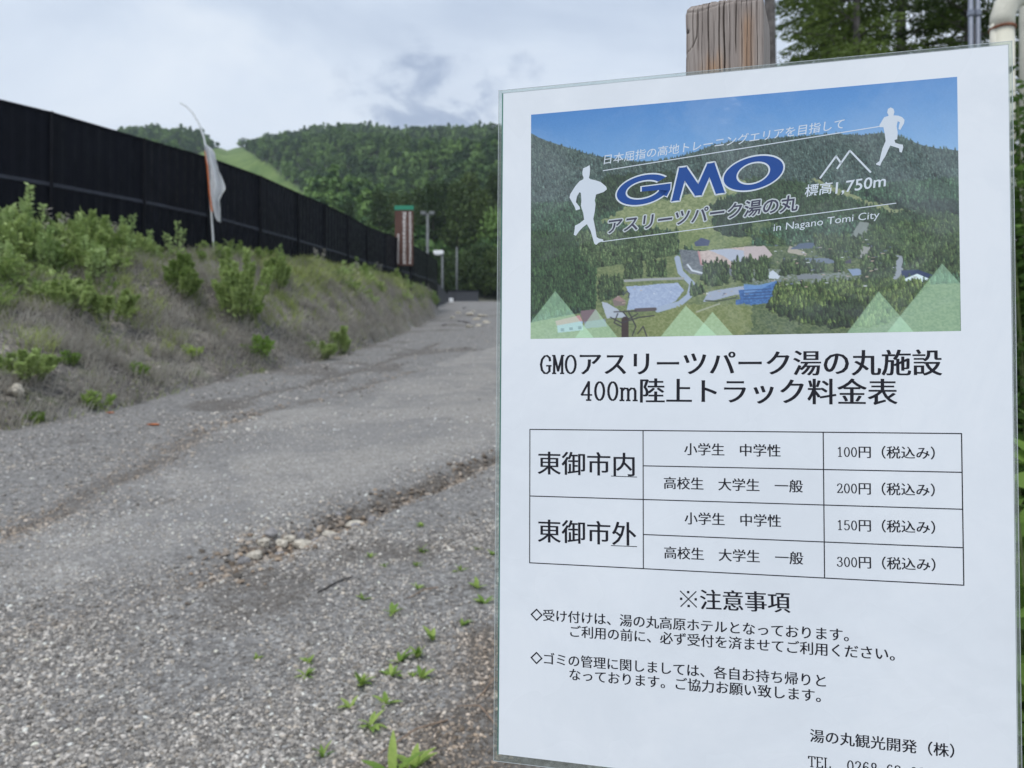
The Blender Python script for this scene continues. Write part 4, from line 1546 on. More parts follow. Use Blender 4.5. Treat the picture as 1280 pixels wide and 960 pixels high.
# curved splinter at the left
cxs = np.interp(dt, [0, .012, .02, .026, .03], [.165, .16, .15, .09, .0]) * wp
a_ = np.exp(-((xm - cxs) / .0004) ** 2) * (dt < .031) * (dt > .004)
dep += a_ * .0013 * front
crk = np.maximum(crk, a_ * .7 * front)
dep += .0006 * sstep(.0, 1, (dt < .03) * (xm < cxs)) * front
# worn lip below the top and a small knot hole
lip = np.exp(-((dt - .0022 - .0012 * np.sin(UU_ * 9)) / .0007) ** 2)
dep += lip * .0009 * front
crk = np.maximum(crk, lip * .5 * front)
kn = np.exp(-(((xm - .0012) / .0011) ** 2 + ((dt - .0155) / .0012) ** 2))
dep += kn * .002 * front
crk = np.maximum(crk, kn * front)
dep += (fbm(xm * 2200, ZZ_ * 60, 5, 3) - .5) * .00045 * front
# rounded shoulders and corners
sh = np.clip(1 - dt / .004, 0, 1) ** 2 * .0022
edge = np.clip(1 - np.minimum(UU_, 1 - UU_) / .035, 0, 1) ** 2 * .0016
dep += (sh + edge) * front
inx = np.clip(1 - dt / .004, 0, 1) ** 2 * .0016
xo = xm + np.where(UU_ <= 0, inx, 0) - np.where(UU_ >= 1, inx, 0) + (fbm(ZZ_ * 50, ZZ_ * 0 + 3, 6, 2) - .5) * .0006 * ((UU_ <= 0) | (UU_ >= 1))
yo = VV_ * dp + dep
ztop = ZZ_ + np.where(dt < .012, 1, 0) * (1 - dt / .012) * ((fbm(UU_ * 16, VV_ * 9, 9, 3) - .5) * .0013 + UU_ * .0003)
Pv = np.array(org)[None, None] + xo[..., None] * np.array(ex) + yo[..., None] * np.array(ey)
Pv[..., 2] = ztop
V = Pv.reshape(-1, 3)
ii = np.arange(nz - 1)[:, None] * nu
jj = np.arange(nu)[None]
jn = (jj + 1) % nu
F = np.stack([ii + jj, ii + jn, ii + nu + jn, ii + nu + jj], -1).reshape(-1, 4)
# top: rings shrinking to the middle, domed and grooved
cen = V[-nu:].mean(0)
rings = []
for k_, s in enumerate((.9, .7, .4, .1)):
    rg = cen + (V[(nz - 1) * nu:(nz) * nu] - cen) * s
    rg[:, 2] = V[(nz - 1) * nu:nz * nu, 2] * s + cen[2] * (1 - s) + .0012 + (fbm(ring_u * 30, ring_v * 30 + k_ * 3, 12, 2) - .5) * .002
    rings.append(rg)
V = np.concatenate([V] + rings)
FF = [F]
for k_ in range(4):
    b0 = (nz - 1 + k_) * nu
    FF.append(np.stack([b0 + jj[0], b0 + jn[0], b0 + nu + jn[0], b0 + nu + jj[0]], -1))
F = np.concatenate(FF)
warm = np.exp(-(((UU_ - .37) / .17) ** 2)) * sstep(.026, .042, dt + .012 * (fbm(xm * 500, ZZ_ * 90, 15, 2) - .5) - .03 * np.abs(UU_ - .37)) + np.exp(-(((UU_ - .80) / .075) ** 2)) * sstep(.004, .02, dt) * .95
warm = np.clip(warm * (.6 + .7 * fbm(xm * 900, ZZ_ * 25, 16, 3)), 0, 1) * front
cA = np.stack([crk, warm, front.astype(float), np.ones_like(crk)], -1).reshape(-1, 4)
cA = np.concatenate([cA, np.tile([[.1, 0, 0, 1]], (4 * nu, 1))])
m, b, pr, out = new_mat('weathered_wood')
at = b.n('ShaderNodeAttribute', attribute_name='mask')
sp = b.n('ShaderNodeSeparateColor', ins={0: at.outputs['Color']})
c = b.n('ShaderNodeTexCoord').outputs['Object']
mp = b.n('ShaderNodeMapping', ins={'Vector': c})
mp.inputs['Scale'].default_value = (420, 420, 13)
g1 = b.noise(mp.outputs[0], 1.0, 5, .65, .3)
mp2 = b.n('ShaderNodeMapping', ins={'Vector': c})
mp2.inputs['Scale'].default_value = (1500, 1500, 40)
g2 = b.noise(mp2.outputs[0], 1.0, 3, .6)
wg = b.ramp(g1, [(.25, (.18, .148, .13)), (.5, (.29, .245, .22)), (.75, (.42, .37, .335))])
ww = b.ramp(g1, [(.25, (.22, .12, .065)), (.55, (.42, .25, .14)), (.8, (.52, .35, .22))])
wc = b.mix(b.math('MULTIPLY', sp.outputs[1], .85), wg, ww)
wc = b.mix(b.maprange(g2, .45, .75, 0, .4), wc, (.07, .05, .045))
wc = b.mix(sp.outputs[0], wc, (.022, .015, .012))
b.put(pr.inputs['Base Color'], wc)
pr.inputs['Roughness'].default_value = .75
bm = b.n('ShaderNodeBump', ins={'Strength': .5, 'Distance': .0006, 'Height': b.math('ADD', g1, g2)})
b.put(pr.inputs['Normal'], bm.outputs[0])
o = mk('wooden_post', V - np.array(org), F, m, smooth=True, cols={'mask': cA}, loc=tuple(org))
tag(o, 'weathered grey square timber post with cracked grain holding the notice sheet', 'post')
# ------------------------------------------------------------------ the laminated notice
sheet = thing('notice_sheet', 'laminated white notice sheet with photo, fee table and text fixed to the wooden post', 'notice')
sheet.matrix_world = Matrix(((XV.x, UV_.x, NV.x, P0.x), (XV.y, UV_.y, NV.y, P0.y), (XV.z, UV_.z, NV.z, P0.z), (0, 0, 0, 1)))
MM = .001


def paper_mat(name, colfn, rough=.42, coat=.5):
    m, b, pr, out = new_mat(name)
    c = ocoord(b)
    b.put(pr.inputs['Base Color'], colfn(b, c))
    pr.inputs['Roughness'].default_value = .5
    pr.inputs['Specular IOR Level'].default_value = .25
    pr.inputs['Coat Weight'].default_value = coat
    # film bonded unevenly: gloss and ripples differ from patch to patch
    pt = b.maprange(b.noise(c, 9, 3, .5, .8), .44, .56)
    b.put(pr.inputs['Coat Roughness'], b.maprange(pt, 0, 1, .10, .38, False))
    h1 = b.noise(c, 16, 3, .5, .6)
    h2 = b.noise(c, 260, 3, .6)
    h = b.math('ADD', h1, b.math('MULTIPLY', b.math('MULTIPLY', h2, pt), .05))
    bm = b.n('ShaderNodeBump', ins={'Strength': .8, 'Distance': .012, 'Height': h})
    b.put(pr.inputs['Coat Normal'], bm.outputs[0])
    return m


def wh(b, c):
    # lighter glare patches of the film painted into the paper's base colour
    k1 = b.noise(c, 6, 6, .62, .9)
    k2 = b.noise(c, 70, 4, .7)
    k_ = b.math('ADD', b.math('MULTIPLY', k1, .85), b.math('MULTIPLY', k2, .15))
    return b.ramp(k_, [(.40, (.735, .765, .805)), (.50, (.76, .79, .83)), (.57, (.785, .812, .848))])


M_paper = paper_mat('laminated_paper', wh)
M_ink = paper_mat('black_ink', lambda b, c: b.ramp(b.noise(c, 50, 2), [(0, (.006, .006, .012)), (1, (.011, .011, .018))]), coat=.04)
M_blue = paper_mat('blue_print', lambda b, c: b.ramp(b.noise(c, 12, 3), [(0, (.006, .052, .25)), (1, (.010, .075, .31))]), coat=.3)
M_lite = paper_mat('pale_print', lambda b, c: b.ramp(b.noise(c, 12, 3), [(0, (.60, .66, .73)), (1, (.66, .71, .77))]), coat=.3)
M_navy = paper_mat('navy_print', lambda b, c: b.ramp(b.noise(c, 12, 3), [(0, (.04, .04, .075)), (1, (.06, .06, .10))]), coat=.3)
M_halo = paper_mat('halo_print', lambda b, c: b.ramp(b.noise(c, 12, 3), [(0, (.48, .53, .55)), (1, (.54, .59, .61))]), coat=.3)


def flat(name, polys, z, mat, lab=None):
    """flat print: list of (pts in mm) polygons, one mesh, at z mm above the paper"""
    V_, F_ = [], []
    for p in polys:
        F_.append(list(range(len(V_), len(V_) + len(p))))
        V_ += [(x * MM, y * MM, z * MM) for x, y in p]
    me = bpy.data.meshes.new(name)
    me.from_pydata(V_, [], F_)
    import bmesh
    bm_ = bmesh.new()
    bm_.from_mesh(me)
    bmesh.ops.triangulate(bm_, faces=[f for f in bm_.faces if len(f.verts) > 4], ngon_method='EAR_CLIP')
    for f in bm_.faces:
        if f.normal.z < 0:
            f.normal_flip()
    bm_.to_mesh(me)
    bm_.free()
    me.materials.append(mat)
    o = bpy.data.objects.new(name, me)
    COL.objects.link(o)
    o.parent = sheet
    if lab:
        o['label'] = lab
    return o


def slab(name, p, z0, z1, mat):
    n = len(p)
    V_ = [(x * MM, y * MM, z0 * MM) for x, y in p] + [(x * MM, y * MM, z1 * MM) for x, y in p]
    F_ = [list(range(n))[::-1], list(range(n, 2 * n))] + [[i, (i + 1) % n, n + (i + 1) % n, n + i] for i in range(n)]
    return mk(name, V_, F_, mat, sheet)


PC = [(0, 0), (-1.6, -430.8), (295.4, -433), (297, 0)]
FC = [(-3.2, 2.4), (-5.0, -435.6), (297.8, -437), (299.2, 2.1)]
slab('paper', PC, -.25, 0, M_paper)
m, b, pr, out = new_mat('clear_film')
c = ocoord(b)
tr = b.n('ShaderNodeBsdfTransparent', ins={'Color': (.86, .90, .885, 1)})
gls = b.n('ShaderNodeBsdfGlossy', ins={'Roughness': .12, 'Color': (1, 1, 1, 1)})
dfs = b.n('ShaderNodeBsdfDiffuse', ins={'Color': (.55, .60, .58, 1)})
fr = b.n('ShaderNodeFresnel', ins={'IOR': 1.5})
bm = b.n('ShaderNodeBump', ins={'Strength': .6, 'Distance': .003, 'Height': b.noise(c, 30, 3)})
b.put(gls.inputs['Normal'], bm.outputs[0])
b.put(fr.inputs['Normal'], bm.outputs[0])
m1 = b.n('ShaderNodeMixShader', ins={0: .10, 1: tr.outputs[0], 2: dfs.outputs[0]})
m2 = b.n('ShaderNodeMixShader', ins={0: fr.outputs[0], 1: m1.outputs[0], 2: gls.outputs[0]})
b.t.links.new(m2.outputs[0], out.inputs[0])
M_film = m
M_fedge = simple('film_edge_green', (.05, .17, .13), .3, .2, 20)
M_fedge2 = simple('film_edge_grey', (.42, .46, .47), .3, .2, 20)
# film rim: four strips butted round the paper
rim = [[FC[0], (FC[1][0], FC[1][1]), (PC[1][0], PC[1][1]), PC[0]], [FC[1], FC[2], PC[2], PC[1]], [FC[2], FC[3], PC[3], PC[2]], [FC[3], FC[0], PC[0], PC[3]]]
for p in rim:
    slab('film_rim', p, -.2, .05, M_film)


def line_poly(pts, w_):
    out_ = []
    for (x1, y1), (x2, y2) in zip(pts[:-1], pts[1:]):
        dx, dy = x2 - x1, y2 - y1
        L_ = math.hypot(dx, dy) or 1
        nx, ny = -dy / L_ * w_ / 2, dx / L_ * w_ / 2
        ex_, ey_ = dx / L_ * w_ * .25, dy / L_ * w_ * .25
        out_.append([(x1 + nx - ex_, y1 + ny - ey_), (x1 - nx - ex_, y1 - ny - ey_), (x2 - nx + ex_, y2 - ny + ey_), (x2 + nx + ex_, y2 + ny + ey_)])
    return out_


flat('film_edge', line_poly([(-.35, 0), (-1.95, -431)], .75), .10, M_fedge, 'thin green line of film along the left edge of the paper')
flat('film_edge', line_poly([(297.3, 0), (295.75, -433)], .35) + line_poly([(FC[3][0] - .2, FC[3][1]), (FC[2][0] - .2, FC[2][1])], .35) + line_poly([(FC[0][0] + .15, FC[0][1]), (FC[1][0] + .15, FC[1][1])], .3)
     + line_poly([(FC[0][0], FC[0][1] - .15), (FC[3][0], FC[3][1] - .15)], .3) + line_poly([(0, .2), (297, .2)], .25) + line_poly([(FC[1][0], FC[1][1] + .2), (FC[2][0], FC[2][1] + .2)], .4), .08, M_fedge2)

# ---- typesetting
_gl = {}
_dg = bpy.context.evaluated_depsgraph_get


def glyph(ch, offset=0.0):
    k_ = (ch, offset)
    if k_ in _gl:
        return _gl[k_]
    cu = bpy.data.curves.new('glyph', 'FONT')
    cu.body = ch
    cu.resolution_u = 3
    cu.offset = offset
    o = bpy.data.objects.new('glyph', cu)
    COL.objects.link(o)
    bpy.context.view_layer.update()
    me = o.evaluated_get(_dg()).to_mesh()
    V_ = [(v.co.x, v.co.y) for v in me.vertices]
    F_ = [list(p.vertices) for p in me.polygons]
    o.evaluated_get(_dg()).to_mesh_clear()
    COL.objects.unlink(o)
    bpy.data.objects.remove(o)
    bpy.data.curves.remove(cu)
    _gl[k_] = (V_, F_)
    return _gl[k_]


def ell(cx, cy, rx, ry, a0=0, a1=360, n=18):
    return [(cx + rx * math.cos(rad(a0 + (a1 - a0) * i / n)), cy + ry * math.sin(rad(a0 + (a1 - a0) * i / n))) for i in range(n + 1)]


LAT = {   # half-width roman letters drawn as pen strokes, em units
    '0': [ell(.25, .35, .165, .345)], '1': [[(.26, 0), (.26, .7), (.14, .59)], [(.14, 0), (.38, 0)]],
    '2': [[(.09, .54), (.13, .65), (.24, .70), (.36, .64), (.39, .52), (.33, .36), (.2, .18), (.08, .02), (.41, .02), (.43, .13)]],
    '3': [[(.10, .58), (.15, .68), (.26, .70), (.37, .63), (.37, .48), (.3, .39), (.19, .37)], [(.3, .37), (.4, .28), (.4, .13), (.32, .02), (.2, 0), (.1, .06), (.08, .15)]],
    '4': [[(.33, 0), (.33, .7), (.06, .2), (.45, .2)], [(.24, 0), (.42, 0)]],
    '5': [[(.4, .7), (.13, .7), (.1, .38), (.2, .44), (.32, .42), (.41, .3), (.4, .13), (.3, .01), (.17, 0), (.08, .1)]],
    '6': [[(.38, .6), (.33, .68), (.24, .7), (.13, .58), (.09, .35), (.1, .15), (.18, .02), (.28, 0), (.38, .08), (.41, .22), (.36, .36), (.25, .41), (.14, .35), (.09, .25)]],
    '8': [ell(.25, .53, .13, .17), ell(.25, .18, .16, .18)], '-': [[(.1, .3), (.4, .3)]],
    'T': [[(.25, 0), (.25, .7)], [(.04, .56), (.05, .7), (.45, .7), (.46, .56)], [(.15, 0), (.35, 0)]],
    'E': [[(.12, 0), (.12, .7)], [(.04, .7), (.42, .7), (.43, .58)], [(.12, .37), (.34, .37)], [(.04, 0), (.43, 0), (.45, .13)]],
    'L': [[(.14, 0), (.14, .7)], [(.05, .7), (.24, .7)], [(.05, 0), (.43, 0), (.45, .15)]],
    'G': [[(.42, .5), (.4, .62), (.3, .7), (.2, .68), (.1, .55), (.06, .35), (.1, .13), (.2, .01), (.3, 0), (.4, .08), (.4, .3)], [(.28, .3), (.47, .3)]],
    'M': [[(.09, 0), (.09, .7), (.25, .1), (.41, .7), (.41, 0)], [(.02, .7), (.1, .7)], [(.4, .7), (.48, .7)], [(.02, 0), (.16, 0)], [(.34, 0), (.48, 0)]],
    'O': [ell(.25, .35, .19, .35)],
    'm': [[(.1, 0), (.1, .46)], [(.1, .36), (.2, .46), (.3, .45), (.34, .36), (.34, 0)], [(.34, .36), (.45, .46), (.55, .45), (.60, .36), (.60, 0)], [(.02, 0), (.18, 0)], [(.27, 0), (.41, 0)], [(.52, 0), (.68, 0)], [(.03, .46), (.1, .46)]],
}


def pen(strokes, a, b_):
    """strokes with thick verticals (a) and thin horizontals (b)"""
    out_ = []
    for st_ in strokes:
        for (x1, y1), (x2, y2) in zip(st_[:-1], st_[1:]):
            dx, dy = x2 - x1, y2 - y1
            L_ = math.hypot(dx, dy) or 1
            nx, ny = -dy / L_, dx / L_
            hw = math.hypot(a * nx, b_ * ny) * .5
            e_ = hw * .5
            ux, uy = dx / L_ * e_, dy / L_ * e_
            out_.append([(x1 + nx * hw - ux, y1 + ny * hw - uy), (x1 - nx * hw - ux, y1 - ny * hw - uy), (x2 - nx * hw + ux, y2 - ny * hw + uy), (x2 + nx * hw + ux, y2 + ny * hw + uy)])
    return out_


def typeset(name, text, p0, p1, n_em, z, mat, thin=.0, dx=.016, lat=(.092, .056), lab=None, slant=0.0, hscale=1.0, pv=None, mwide=.72, yc=.38, halo=0.0):
    """p0/p1: em-box centre height at the left edge and at n_em ems; mincho look = thinned strokes widened sideways"""
    ax, ay = p1[0] - p0[0], p1[1] - p0[1]
    em = math.hypot(ax, ay) / n_em
    ax, ay = ax / (em * n_em), ay / (em * n_em)
    if pv is None:
        ux, uy = -ay, ax
    else:
        ux, uy = pv
    V_, F_ = [], []

    def add(vs, fs, ox, zz, sx=1.0):
        k_ = len(V_)
        for x, y in vs:
            X_ = (x * sx + ox) * em
            Y_ = (y - yc) * em * hscale
            V_.append(((p0[0] + ax * X_ + ux * Y_ + slant * Y_) * MM, (p0[1] + ay * X_ + uy * Y_) * MM, zz * MM))
        F_.extend([[i + k_ for i in f] for f in fs])
    cur = 0.0
    for ch in text:
        if ch == '\u3000':
            cur += 1
            continue
        if ch in LAT:
            w_ = mwide if ch == 'm' else .5
            for j, q in enumerate(pen(LAT[ch], *lat)):
                add(q, [[0, 1, 2, 3]], cur, z + (j % 7) * .0006)
            cur += w_
        elif ch == '\u203b':
            for j, q in enumerate(pen([[(.14, .02), (.86, .74)], [(.14, .74), (.86, .02)]], .05, .05) + [[(cx - .055, cy - .055), (cx + .055, cy - .055), (cx + .055, cy + .055), (cx - .055, cy + .055)]
                                      for cx, cy in ((.5, .70), (.5, .06), (.17, .38), (.83, .38))]):
                add(q, [[0, 1, 2, 3]], cur, z + j * .0006)
            cur += 1
        else:
            v_, f_ = glyph(ch, thin)
            if halo:
                for j in range(8):
                    hx, hy = halo * math.cos(j * math.pi / 4), halo * math.sin(j * math.pi / 4)
                    add([(x + hx, y + hy) for x, y in v_], f_, cur, z + j * .0015)
            elif dx:
                add([(x - dx, y) for x, y in v_], f_, cur, z)
                add(v_, f_, cur, z + .004)
                add([(x + dx, y) for x, y in v_], f_, cur, z + .008)
            else:
                add(v_, f_, cur, z)
            cur += 1
    me = bpy.data.meshes.new(name)
    me.from_pydata(V_, [], F_)
    me.materials.append(mat)
    o = bpy.data.objects.new(name, me)
    COL.objects.link(o)
    o.parent = sheet
    if lab:
        o['label'] = lab
    return o


ZT_ = .06
typeset('heading_text', 'GMO\u30a2\u30b9\u30ea\u30fc\u30c4\u30d1\u30fc\u30af\u6e6f\u306e\u4e38\u65bd\u8a2d', *[(24.89,-179.19),(261.57,-180.90)], 14.54, ZT_, M_ink, thin=.0, dx=.020, lat=(.095, .06))
typeset('heading_text', '400m\u9678\u4e0a\u30c8\u30e9\u30c3\u30af\u6599\u91d1\u8868', *[(51.35,-196.31),(237.20,-197.82)], 11.22, ZT_, M_ink, thin=.0, dx=.020, lat=(.095, .06))
typeset('table_text', '\u6771\u5fa1\u5e02\u5185', *[(23.37,-243.09),(87.02,-242.94)], 4, ZT_, M_ink, dx=.014)
typeset('table_text', '\u6771\u5fa1\u5e02\u5916', *[(23.46,-286.52),(86.93,-286.16)], 4, ZT_, M_ink, dx=.014)
flat('table_text', line_poly([(71.02,-250.42),(87.00,-250.70)], .45) , ZT_, M_ink, 'underline below the first row heading')
flat('table_text', line_poly([(70.97,-293.94),(86.92,-293.88)], .45), ZT_, M_ink, 'underline below the second row heading')
T1 = '\u5c0f\u5b66\u751f\u3000\u4e2d\u5b66\u6027'
T2 = '\u9ad8\u6821\u751f\u3000\u5927\u5b66\u751f\u3000\u4e00\u822c'
TX = '\u5186\uff08\u7a0e\u8fbc\u307f\uff09'
typeset('table_text', T1, *[(115.74,-232.72),(172.60,-232.90)], 7, ZT_, M_ink)
typeset('table_text', T2, *[(103.17,-253.83),(184.90,-253.83)], 10, ZT_, M_ink)
typeset('table_text', T1, *[(115.79,-275.16),(172.49,-274.78)], 7, ZT_, M_ink)
typeset('table_text', T2, *[(103.25,-296.64),(184.75,-296.38)], 10, ZT_, M_ink)
for nm, a_, b_ in (('100', [(203.47,-232.83),(260.71,-232.91)]), ('200', [(203.27,-254.59),(260.43,-254.43)])) if False else ():
    pass
typeset('table_text', '100' + TX, *[(203.47,-232.83),(261.45,-232.90)], 7.5, ZT_, M_ink)
typeset('table_text', '200' + TX, *[(203.27,-254.17),(261.17,-254.01)], 7.5, ZT_, M_ink)
typeset('table_text', '150' + TX, *[(203.07,-275.72),(261.08,-275.30)], 7.5, ZT_, M_ink)
typeset('table_text', '300' + TX, *[(202.87,-297.16),(260.99,-296.48)], 7.5, ZT_, M_ink)
typeset('notice_text', '\u203b\u6ce8\u610f\u4e8b\u9805', *[(111.54,-324.52),(177.15,-322.82)], 5, ZT_, M_ink, dx=.018)
typeset('notice_text', '\u25c7\u53d7\u3051\u4ed8\u3051\u306f\u3001\u6e6f\u306e\u4e38\u9ad8\u539f\u30db\u30c6\u30eb\u3068\u306a\u3063\u3066\u304a\u308a\u307e\u3059\u3002', *[(18.96,-340.01),(209.25,-339.71)], 23.36, ZT_, M_ink)
typeset('notice_text', '\u3054\u5229\u7528\u306e\u524d\u306b\u3001\u5fc5\u305a\u53d7\u4ed8\u3092\u6e08\u307e\u305b\u3066\u3054\u5229\u7528\u304f\u3060\u3055\u3044\u3002', *[(43.84,-348.93),(233.78,-348.89)], 23.36, ZT_, M_ink)
typeset('notice_text', '\u25c7\u30b4\u30df\u306e\u7ba1\u7406\u306b\u95a2\u3057\u307e\u3057\u3066\u306f\u3001\u5404\u81ea\u304a\u6301\u3061\u5e30\u308a\u3068', *[(18.97,-367.40),(197.65,-367.24)], 22, ZT_, M_ink)
typeset('notice_text', '\u306a\u3063\u3066\u304a\u308a\u307e\u3059\u3002\u3054\u5354\u529b\u304a\u9858\u3044\u81f4\u3057\u307e\u3059\u3002', *[(43.86,-375.96),(193.61,-376.18)], 18.36, ZT_, M_ink)
typeset('company_text', '\u6e6f\u306e\u4e38\u89b3\u5149\u958b\u767a\uff08\u682a\uff09', *[(187.23,-399.52),(264.67,-400.51)], 9.4, ZT_, M_ink)
typeset('company_text', 'TEL\u30000268-62-035', *[(186.22,-414.46),(257.75,-414.64)], 7.5 + 1, ZT_, M_ink)

# ---- fee table ruling
RW = .62
rules = []
x0_, x1_, xa, xb = 18.6, 270.1, 90.9, 196.3
for yy_ in (-221.6, -264.5, -307.3):
    rules += line_poly([(x0_, yy_), (x1_, yy_)], RW)
for yy_ in (-243.6, -286.2):
    rules += line_poly([(xa, yy_), (x1_, yy_)], RW)
flat('table_rule', rules, .05, M_ink, 'horizontal lines of the fee table')
rules = []
for xx in (x0_, xa, xb, x1_):
    rules += line_poly([(xx, -221.6), (xx, -307.3)], RW)
flat('table_rule', rules, .055, M_ink, 'vertical lines of the fee table')

# ---- printed photograph: painted into a fine grid of coloured vertices
QX0, QX1, QY0, QY1 = 18.9, 270.6, -15.8, -163.0
GN, GM = 1120, 656          # painted at twice the grid, then averaged down
gx = np.linspace(QX0, QX1, GN)
gy = np.linspace(QY0, QY1, GM)
PX, PY = np.meshgrid(gx, gy)
IM = np.zeros((GM, GN, 3))


def rgb(*c_):
    return np.array(c_, float) / 255


NF = [fbm(PX * .5, PY * .5, s_, 3) for s_ in (1, 8)]
NG = fbm(PX * .9, PY * 1.2, 4, 4)


def roll(a_, s_):
    return np.roll(a_, (s_ * 53 % GM, s_ * 97 % GN), (0, 1))


def inside(pts, jit=0.0, seed=1):
    X_, Y_ = PX, PY
    if jit:
        X_ = PX + (roll(NF[0], seed) - .5) * jit
        Y_ = PY + (roll(NF[1], seed) - .5) * jit
    ins = np.zeros(PX.shape, bool)
    n = len(pts)
    for i in range(n):
        x1, y1 = pts[i]
        x2, y2 = pts[(i + 1) % n]
        ins ^= ((y1 > Y_) != (y2 > Y_)) & (X_ < (x2 - x1) * (Y_ - y1) / ((y2 - y1) + 1e-9) + x1)
    return ins


TM = np.zeros((GM, GN), bool)


def paint(pts, col, alpha=1.0, jit=0.0, seed=1, col2=None, tex=None):
    k_ = inside(pts, jit, seed)
    TM[k_] = tex is not None
    c_ = rgb(*col)[None, None] * np.ones(IM.shape)
    if col2 is not None:
        t_ = (roll(NG, seed) if tex is None else tex)[..., None]
        t_ = np.clip((t_ - .3) / .4, 0, 1)
        c_ = c_ * (1 - t_) + rgb(*col2) * t_
    IM[k_] = IM[k_] * (1 - alpha) + c_[k_] * alpha


def pline(pts, w_, col, alpha=1.0):
    d, _ = polydist(PX, PY, pts)
    a_ = np.clip((w_ / 2 - d) / .35 + .5, 0, 1)[..., None] * alpha
    TM[d < w_ / 2] = False
    IM[:] = IM * (1 - a_) + rgb(*col) * a_


q = ((PY - QY1) / (QY0 - QY1))
qx = (PX - QX0) / (QX1 - QX0)
tq = np.clip((q - .62) / .38, 0, 1)[..., None]
IM[:] = rgb(128, 166, 202) * (1 - tq) + rgb(68, 122, 180) * tq
IM += (.06 * qx * (1 - .3 * q))[..., None] * np.array([1, .9, .8])
trees = fbm(PX * 1.3, PY * .7, 3, 3)
trees2 = vnoise(PX * 2.4, PY * 1.1, 9) * .6 + vnoise(PX * 5, PY * 2.2, 10) * .4
RIDGE = [(18.88,-28.18),(27.44,-33.12),(40.76,-38.38),(56.27,-44.71),(65.70,-47.09),(77.36,-49.61),(87.74,-51.79),(99.15,-52.51),(113.81,-50.81),(123.84,-48.34),(133.79,-45.10),(144.71,-43.90),(157.12,-44.10)] + [(163.15,-43.61),(173.75,-43.34),(184.24,-43.63),(201.82,-43.62),(219.06,-45.70),(230.08,-45.18),(239.94,-48.16),(250.64,-53.89),(259.32,-56.72),(270.79,-58.89)]
hill_ = RIDGE + [(QX1 + 5, -60), (QX1 + 5, -170), (QX0 - 5, -170), (QX0 - 5, -30)]
paint(hill_, (50, 70, 66), 1, .8, 2, (84, 104, 92), trees)
mm = inside(hill_)
dk = (.70 + .6 * trees2)[..., None]
IM[mm] = (IM * dk)[mm]
ya = (PY - QY1) / 147.2
low = (mm & (ya < .60))
IM[low] = (IM * np.array([.86, 1.0, .78]))[low]
rr_ = mm & (qx > .62) & (ya > .42)
IM[rr_] = IM[rr_] * .92 + rgb(70, 100, 90) * .08
# open slopes
paint([(63.33,-89.23),(78.47,-81.86),(94.54,-76.98),(111.47,-78.02),(123.74,-73.04),(129.30,-63.09),(156.96,-68.40),(156.93,-74.04),(142.35,-77.64),(134.69,-82.87),(132.45,-92.99),(138.96,-102.43),(156.73,-105.56),(156.70,-110.06),(114.71,-108.10),(112.52,-98.81),(87.65,-92.88),(78.46,-91.22)], (110, 124, 74), 1, 5, 4, (146, 152, 100))
paint([(189.23,-69.07),(210.66,-78.23),(218.67,-84.20),(237.51,-88.61),(250.17,-92.59),(241.36,-95.31),(230.53,-94.70),(224.60,-91.10),(214.65,-83.96),(199.45,-78.61)], (120, 132, 84), 1, 4, 5, (150, 152, 104))
paint([(152.12,-94.78),(169.17,-93.47),(186.97,-91.13),(186.95,-94.45),(171.25,-96.94),(152.06,-104.93)], (70, 92, 56), .9, 4, 6, (110, 124, 74))
# belts of trees
TB = [((40, 64, 42), (68, 92, 58)), ((34, 54, 40), (60, 82, 54)), ((50, 72, 44), (84, 104, 62))]
paint([(87.72,-60.21),(105.92,-59.15),(112.65,-61.94),(110.37,-73.34),(94.54,-76.98),(78.47,-80.68),(62.15,-85.62),(59.81,-67.75),(69.20,-58.92)], *(TB[1][0], 1, 4, 7, TB[1][1], trees2))
paint([(132.51,-81.59),(156.93,-74.04),(156.74,-103.32),(141.13,-102.54),(134.63,-96.53)], TB[1][0], 1, 4, 8, TB[1][1], trees2)
paint([(152.29,-66.54),(187.14,-71.15),(210.62,-82.61),(236.48,-92.87),(270.32,-93.76),(270.09,-110.71),(224.42,-108.47),(218.54,-97.29),(196.24,-93.86),(173.35,-97.05),(152.14,-91.40)], TB[0][0], 1, 5, 9, TB[0][1], trees2)
paint([(216.72,-78.62),(230.64,-84.94),(244.38,-87.94),(270.41,-87.39),(270.28,-96.94),(250.17,-92.59),(236.50,-90.71),(224.66,-85.66)], (30, 46, 44), .9, 4, 10, (56, 76, 60), trees2)
paint([(18.33,-93.09),(47.55,-94.59),(51.08,-108.81),(62.72,-118.63),(63.87,-137.22),(61.55,-144.10),(47.58,-146.04),(23.87,-150.12),(18.46,-152.35)], (34, 60, 34), 1, 3, 11, (60, 88, 48), trees2)
paint([(47.55,-94.59),(113.60,-97.99),(112.45,-110.42),(110.19,-125.07),(93.49,-126.73),(78.79,-126.76),(62.72,-122.11),(51.08,-109.98)], (48, 70, 40), 1, 4, 12, (92, 112, 66), trees2)
paint([(113.60,-97.99),(156.76,-100.21),(156.71,-108.54),(143.95,-110.17),(131.04,-110.14),(113.56,-108.77)], (100, 118, 66), 1, 2, 13, (132, 142, 86))
paint([(137.57,-99.23),(156.76,-100.21),(156.74,-103.33),(139.71,-102.03)], (36, 54, 42), 1, 2, 14, (60, 80, 54), trees2)
paint([(152.09,-99.05),(168.90,-103.24),(178.20,-109.20),(217.69,-106.77),(222.70,-100.57),(271.04,-96.85),(270.58,-131.34),(255.30,-130.77),(248.65,-127.35),(240.96,-127.04),(239.13,-117.41),(209.60,-119.33),(183.27,-118.20),(173.00,-111.16),(152.08,-101.28)], (46, 70, 40), 1, 4, 15, (84, 106, 58), trees2)
